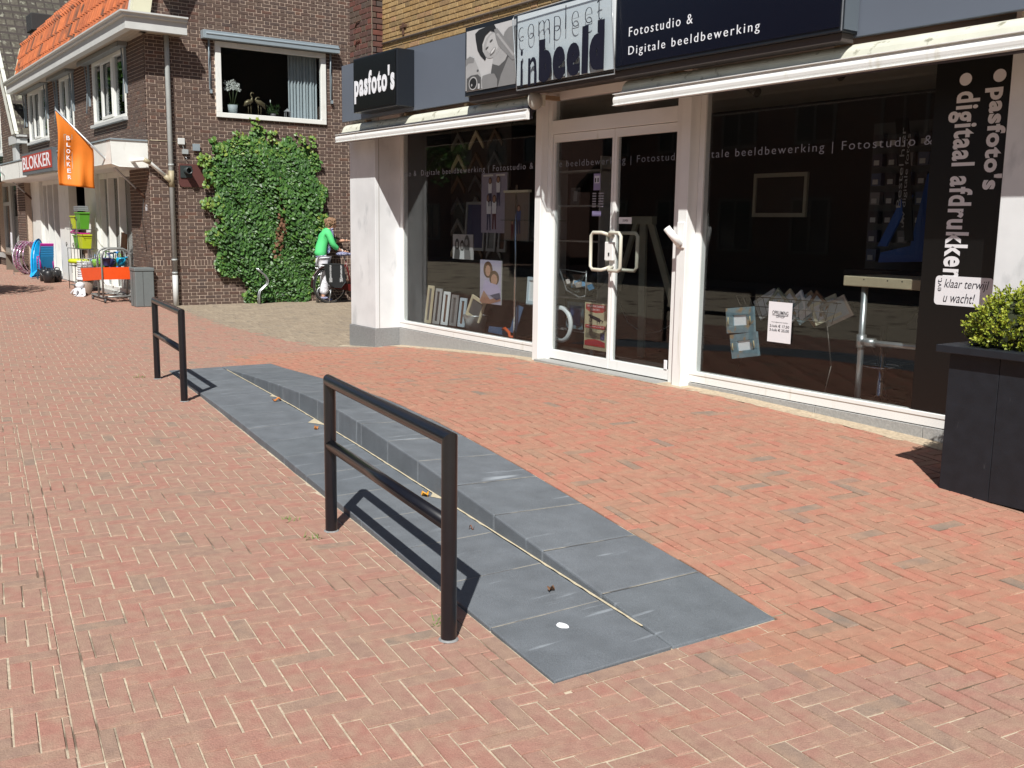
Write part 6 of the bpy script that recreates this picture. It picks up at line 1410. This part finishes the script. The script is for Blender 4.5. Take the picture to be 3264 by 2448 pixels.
for k in range(8):
    X=-5.78+.10*k; o=thing('picture_frame','pale %s frame lying slanted in the wire basket'%['grey','green','wooden','white','blue','brown','cream','silver'][k],'picture frame',(X,6.72,.94),0,'pale frames in the wire basket'); o.rotation_euler=(ru(-.2,.2),-.6+ru(-.3,.2),ru(-.3,.3)); f=MB()
    for q in ((-.12,.12,-.09,-.065),(-.12,.12,.065,.09),(-.12,-.095,-.065,.065),(.095,.12,-.065,.065)): f.box(q[0],q[1],-.008,.008,q[2],q[3])
    f.build('frame',(g1,pm('fr_green',(.30,.34,.26)),WOODP,LETW,BLUEW,pm('fr_brown',(.2,.11,.06)),CREAM,STEEL)[k],o,off=(0,0,0)); MB().box(-.095,.095,.0,.003,-.065,.065).build('picture',(LETW,PALEB)[k%2],o,off=(0,0,0))
t=thing('pipe_table','bar table of galvanised pipe with a thick pale wooden top','table',(-4.67,6.5,.22)); f=MB(); f.tube([(-4.672,6.5,.22),(-4.672,6.5,1.17)],.024,14); f.build('leg',STEEL,t); MB().tube([(-4.672,6.5,.745),(-4.0,6.6,.745)],.022,12).build('cross_pipe',STEEL,t)
f=MB(); f.tube([(-4.672,6.5,.70),(-4.672,6.5,.80)],.036,14); f.tube([(-4.66,6.5,.745),(-4.56,6.515,.745)],.034,14); f.build('pipe_joint',STEEL,t); MB().box(-4.83,-3.9,6.45,6.95,1.16,1.235).build('table_top',WOODP,t,bevel=.006)
for X in (-4.65,-4.45,-4.33): MB().lathe((X,6.449,1.215),[(0,0),(.006,0)],8,axis='y').build('screw',DARK,t)
for k,(X,Y) in enumerate(((-4.86,7.05),(-4.45,7.35))):
    t=thing('bar_stool',['dark bar stool with round bucket seat and chrome foot, behind the pipe table','second chrome bar stool standing further back in the shop'][k],'bar stool',(X,Y,.22),0,'chrome bar stools'); MB().lathe((0,0,0),[(0,0),(.2,0),(.2,.015),(.05,.03),(.03,.05),(.025,.62),(0,.62)],20).build('pedestal',CHROME,t,off=(0,0,0)); f=MB(); f.lathe((0,0,.60),[(0,0),(.16,.01),(.24,.14),(.25,.17),(.22,.16),(.15,.06),(0,.05)],20); f.build('seat',pm('stool_black',(.015,.015,.015),.4),t,off=(0,0,0)); f=MB(); f.tube([(.15*math.cos(a),.15*math.sin(a),.28) for a in [2*math.pi*i/18 for i in range(18)]],.008,6,closed=True); f.tube([(-.15,0,.28),(.15,0,.28)],.006,5); f.build('foot_ring',CHROME,t,off=(0,0,0))
t=thing('wall_picture','large pale framed picture hanging dimly inside the right window','picture',(-6.9,8.0,1.8)); f=MB(); X0,X1,Z0_,Z1_=-7.15,-6.48,1.69,2.12
for q in ((X0,X1,Z0_,Z0_+.04),(X0,X1,Z1_-.04,Z1_),(X0,X0+.035,Z0_+.04,Z1_-.04),(X1-.035,X1,Z0_+.04,Z1_-.04)): f.box(q[0],q[1],8.0,8.03,q[2],q[3])
f.build('frame',pm('dim_frame',(.30,.29,.24)),t); MB().box(X0+.02,X1-.02,8.015,8.02,Z0_+.02,Z1_-.02).build('picture',DARK,t)
t=thing('accessory_rack','pegboard rack of small boxed camera accessories on the side wall','rack',(-4.9,7.4,1.3)); MB().box(-5.35,-4.75,7.42,7.45,1.2,2.45).build('board',pm('peg',(.05,.055,.06)),t)
random.seed(17)
for r_ in range(7):
    for c_ in range(4): MB().box(-5.3+.14*c_,-5.21+.14*c_,7.36,7.41,1.32+.155*r_,1.42+.155*r_).build('accessory_pack',(pm('acc1',(.06,.08,.14)),pm('acc2',(.16,.16,.17)),pm('acc3',(.03,.03,.04)),pm('acc4',(.05,.05,.08)))[(r_*3+c_*2+r_*c_)%4],t); MB().box(-5.285+.14*c_,-5.235+.14*c_,7.356,7.3595,1.33+.155*r_,1.37+.155*r_).build('price_tag',g2,t)
t=thing('ordering_banner','slanting black banner with white lettering beside the pegboard rack','banner',(-4.75,6.95,1.5)); f=MB(); f.prism([(-4.83,6.95,2.42),(-4.72,6.95,2.42),(-4.60,6.95,1.50),(-4.67,6.95,1.50)],(0,.01,0)); f.build('cloth',VBLK,t); text_mesh('Bestel hier','lettering',g2,t,'y',-4.765,-4.725,1.75,2.35,6.945,rot=90,extr=.0008); text_mesh("uw digitale foto's",'lettering',g2,t,'y',-4.715,-4.675,1.60,2.30,6.945,rot=90,extr=.0008)
t=thing('blue_photo_kiosk','bright blue curved panel of a photo ordering kiosk beside the black strip','kiosk',(-4.6,7.1,1.2)); f=MB(); f.prism([(-4.62,7.1,2.0),(-4.5,7.1,2.1),(-4.46,7.1,1.35),(-5.0,7.1,1.32),(-4.98,7.1,1.40),(-4.72,7.1,1.46)],(0,.06,0)); f.prism([(-5.0,7.08,1.45),(-4.92,7.08,1.45),(-4.72,7.08,1.85),(-4.80,7.08,1.85)],(0,.02,0)); f.build('panel',pm('kiosk_blue',(.01,.07,.30),.4),t); MB().box(-5.25,-4.45,7.0,7.3,1.20,1.26).build('counter',DARK,t)
for X,Y in ((-5.45,7.0),(-6.6,7.3)):
    t=thing('ceiling_spotlight','small dark spotlight fixed to the shop ceiling%s'%(', nearer the banner' if X>-6 else ', nearer the door'),'spotlight',(X,Y,2.96),0,'ceiling spotlights'); f=MB(); f.box(-.08,.08,-.02,.02,-.03,0); f.tube([(0,0,-.03),(0,0,-.10)],.01,6); f.build('bracket',DARK,t,off=(0,0,0)); MB().tube([(-.05,0,-.10),(.07,0,-.16)],[.03,.045],12).build('lamp_head',pm('lamp_metal',(.12,.11,.10),.4,metal=.6),t,off=(0,0,0))
# ================================================================== planter with box shrub
zp=g(-3.0,5.5)-.006; x0,x1,y0,y1=-3.245,-2.70,5.34,5.90; H_=.845
pl_=thing('planter','square black wooden planter with a clipped box shrub at the shop corner','planter',((x0+x1)/2,(y0+y1)/2,zp))
BLK=mat('planter_black',(.010,.0125,.0175),.55,var=.25,vscale=14,spec=.45,bump=.25,bscale=50,col2=(.05,.052,.055),thr=.70,cscale=9,stretch=(3,3,.8))
xs_=[x0,x0+.30,x1]; 
for i in range(2): MB().box(xs_[i]+.0015,xs_[i+1]-.0015,y0,y0+.02,zp,zp+H_-.035).build('board',BLK,pl_,bevel=.002)
ys_=[y0+.021,y0+.29,y1]
for i in range(2): MB().box(x0,x0+.02,ys_[i]+.001,ys_[i+1]-.001,zp,zp+H_-.035).build('board',BLK,pl_,bevel=.002)
MB().box(x1-.02,x1-.001,y0+.021,y1,zp,zp+H_-.035).build('board',BLK,pl_); MB().box(x0+.021,x1-.021,y1-.02,y1,zp,zp+H_-.035).build('board',BLK,pl_)
t=MB(); a,b=.055,.06; zr=zp+H_-.034
t.box(x0-a,x1+a,y0-a,y0+b,zr,zr+.042); t.box(x0-a,x1+a,y1-b,y1+a,zr,zr+.042); t.box(x0-a,x0+b,y0+b,y1-b,zr,zr+.042); t.box(x1-b,x1+a,y0+b,y1-b,zr,zr+.042); t.build('rim',BLK,pl_,bevel=.003)
MB().box(x0+.03,x1-.03,y0+.03,y1-.03,zr-.06,zr-.03).build('soil',pm('soil',(.03,.022,.015),.9),pl_)
bx=thing('box_shrub','rounded yellow green box shrub growing in the black planter','shrub',((x0+x1)/2+.02,(y0+y1)/2,zr-.03))
random.seed(31); f=MB(); cx,cy,cz=(x0+x1)/2+.02,(y0+y1)/2+.0,zr+.13
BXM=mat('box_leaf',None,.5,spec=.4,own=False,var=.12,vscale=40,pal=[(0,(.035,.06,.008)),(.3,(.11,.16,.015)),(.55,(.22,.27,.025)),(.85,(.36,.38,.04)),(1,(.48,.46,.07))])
LV2=[(0,-.5),(.30,0),(0,.5),(-.30,0)]
for s_ in range(1150):
    a,ph=ru(0,6.283),math.acos(ru(-.45,1)); r_=(.285+.03*math.sin(a*5+ph*6)+ru(-.03,.02)); d=Vector((math.sin(ph)*math.cos(a),math.sin(ph)*math.sin(a),.80*math.cos(ph))); c=Vector((cx,cy,cz))+d*r_*ru(.86,1.05)
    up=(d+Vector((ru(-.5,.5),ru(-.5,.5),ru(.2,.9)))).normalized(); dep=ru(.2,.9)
    for k in range(9):
        q=(up*ru(.3,1.4)+Vector((ru(-1,1),ru(-1,1),ru(-1,1)))).normalized(); ctr=c+up*(.006*k-.02)+q*.010; n_=q.cross(Vector((ru(-1,1),ru(-1,1),ru(-1,1)))).normalized(); s2=n_.cross(q); L_=ru(.016,.024)
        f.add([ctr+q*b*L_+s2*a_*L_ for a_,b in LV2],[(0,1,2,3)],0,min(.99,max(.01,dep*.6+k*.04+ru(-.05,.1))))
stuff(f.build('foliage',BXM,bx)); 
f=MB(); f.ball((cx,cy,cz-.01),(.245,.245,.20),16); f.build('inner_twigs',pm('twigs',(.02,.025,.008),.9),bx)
# ================================================================== opposite side of the street (seen only mirrored in the glass)
OBR=mat('opposite_brick',(.13,.065,.048),.85,var=.2,vscale=3,bump=.5,bscale=12)
def house(x0,x1,y1,eave,ridge,lab,gable):
    t=thing('house_across',lab,'building',((x0+x1)/2,y1,0)); yb=y1-9
    f=MB(); f.box(x0,x1,yb,y1,-.1,eave)
    if gable: f.prism([(x0,y1,eave),(x1,y1,eave),((x0+x1)/2,y1,ridge)],(0,-9,0))
    f.build('wall',OBR,t)
    f=MB()
    if gable:
        xm=(x0+x1)/2
        for a,b in ((x0-.4,xm),(x1+.4,xm)): f.prism([(a,y1+.3,eave-.3),(b,y1+.3,ridge+.1),(b,y1+.3,ridge+.3),(a,y1+.3,eave-.1)],(0,-9.6,0))
    else: f.prism([(x0-.2,y1+.4,eave),(x0-.2,y1+.4,eave+.15),(x0-.2,(yb+y1)/2,ridge),(x0-.2,yb-.4,eave+.15),(x0-.2,yb-.4,eave)],(x1-x0+.4,0,0))
    f.build('roof',pm('opp_roof',(.07,.05,.04),.8),t)
    n=int((x1-x0)/2.4)
    for fl_ in range(2):
        for i in range(n):
            X=x0+(i+.5)*(x1-x0)/n; z0_=.9+fl_*2.9
            w_=MB(); a,b,c,d=X-.65,X+.65,z0_,z0_+1.5
            for q in ((a,b,c,c+.08),(a,b,d-.08,d),(a,a+.08,c+.08,d-.08),(b-.08,b,c+.08,d-.08),(X-.03,X+.03,c+.08,d-.08)): w_.box(q[0],q[1],y1+.003,y1+.06,q[2],q[3])
            o=w_.build('window',pm('opp_frame',(.16,.16,.15)),t); MB().box(a+.04,b-.04,y1+.02,y1+.03,c+.04,d-.04).build('pane',pm('opp_glass',(.02,.025,.03),.1),o)
    return t
house(-27,-8.5,-9.5,3.0,9.0,'gabled brick house across the street, mirrored in the right shop window',True)
house(-58,-29,-9.5,6.6,9.6,'long brick house across the street, mirrored in the left shop window',False)
copy_tree(tr,(-23.5,-13,.1),2.,'street tree across the street, mirrored in the shop windows').scale=(1.5,1.5,1.4)
for k,(X,Y) in enumerate(((-50,-3),(-57,1),(-46,-7))): copy_tree(tr,(X,Y,.1),1.3*k,'large street tree far down the street, %s of three mirrored in the shop front'%['middle','farthest','nearest'][k]).scale=(2.6,2.6,2.0)
house(-7.5,9,-10.5,5.0,8.4,'brick house across the street behind the viewpoint',True)
# dry leaves and dirt specks lying about
for k,(X,Y,lab,c_,s_) in enumerate(((-4.86,2.83,'curled yellow leaf lying at the riser near the big handrail',(.55,.27,.02),.045),(-8.15,3.27,'brown orange leaf lying on the lower step at the far end',(.40,.14,.03),.05),(-6.85,3.05,'small brown leaf caught behind the handrail post',(.35,.13,.03),.035),(-4.2,2.72,'tiny dry brown leaf on the whitened step stone',(.25,.09,.04),.02),(-3.3,2.55,'cluster of crumbled brown leaves near the end of the riser',(.16,.08,.04),.03))):
    s_*=.75; z=zA(X)+.013; t=thing('dry_leaf',lab,'leaf',(X,Y,z)); f=MB(); n=7; vs=[]
    for i in range(n):
        u=i/(n-1)*2-1; w_=math.sqrt(max(0,1-u*u))*.55
        for v in (-1,0,1): vs.append((u*s_,v*w_*s_,.35*s_*(abs(v)**1.5)*(1+.5*u)+.012*math.sin(u*4)+.004))
    f.add(vs,[(i*3+j,i*3+j+1,(i+1)*3+j+1,(i+1)*3+j) for i in range(n-1) for j in range(2)],sm=True); f.build('leaf_blade',pm('leaf%d'%k,c_,.6),t,off=(0,0,0)); t.rotation_euler=(.2,.1,k*1.3)
t=thing('gum_spot','white flattened chewing gum spot on the near lower step slab','gum',(-2.98,2.36,zA(-2.98)+.0085)); MB().prism([(.030*math.cos(a)*(1+.15*math.sin(3*a)),.022*math.sin(a),0) for a in [2*math.pi*i/14 for i in range(14)]],(0,0,.002)).build('spot',LETW,t,off=(0,0,0))
# weeds in the joints
def weeds(x,y,n,r,lab):
    n=int(n*.6); r*=.7
    t=thing('weeds',lab,'weeds',(x,y,g(x,y))); f=MB()
    for k in range(n):
        a=ru(0,6.28); b=Vector((ru(-r,r),ru(-r,r),0)); h=ru(.015,.04); d=Vector((math.cos(a)*h,math.sin(a)*h,h*ru(.4,1))); s_=Vector((-math.sin(a),math.cos(a),0))*.0025
        f.add([b-s_,b+s_,b+d],[(0,1,2)])
    stuff(f.build('blades',pm('weed_green',(.10,.20,.03),.7),t,off=(0,0,0)))
random.seed(41)
weeds(-4.60,2.02,40,.07,'tuft of weeds at the foot of the near rail post'); weeds(-3.30,1.98,26,.05,'few grass blades beside the nearest rail post'); weeds(-10.4,2.72,50,.07,'green weeds by the far handrail post'); weeds(-4.95,2.05,26,.06,'small weeds in a joint left of the near handrail')
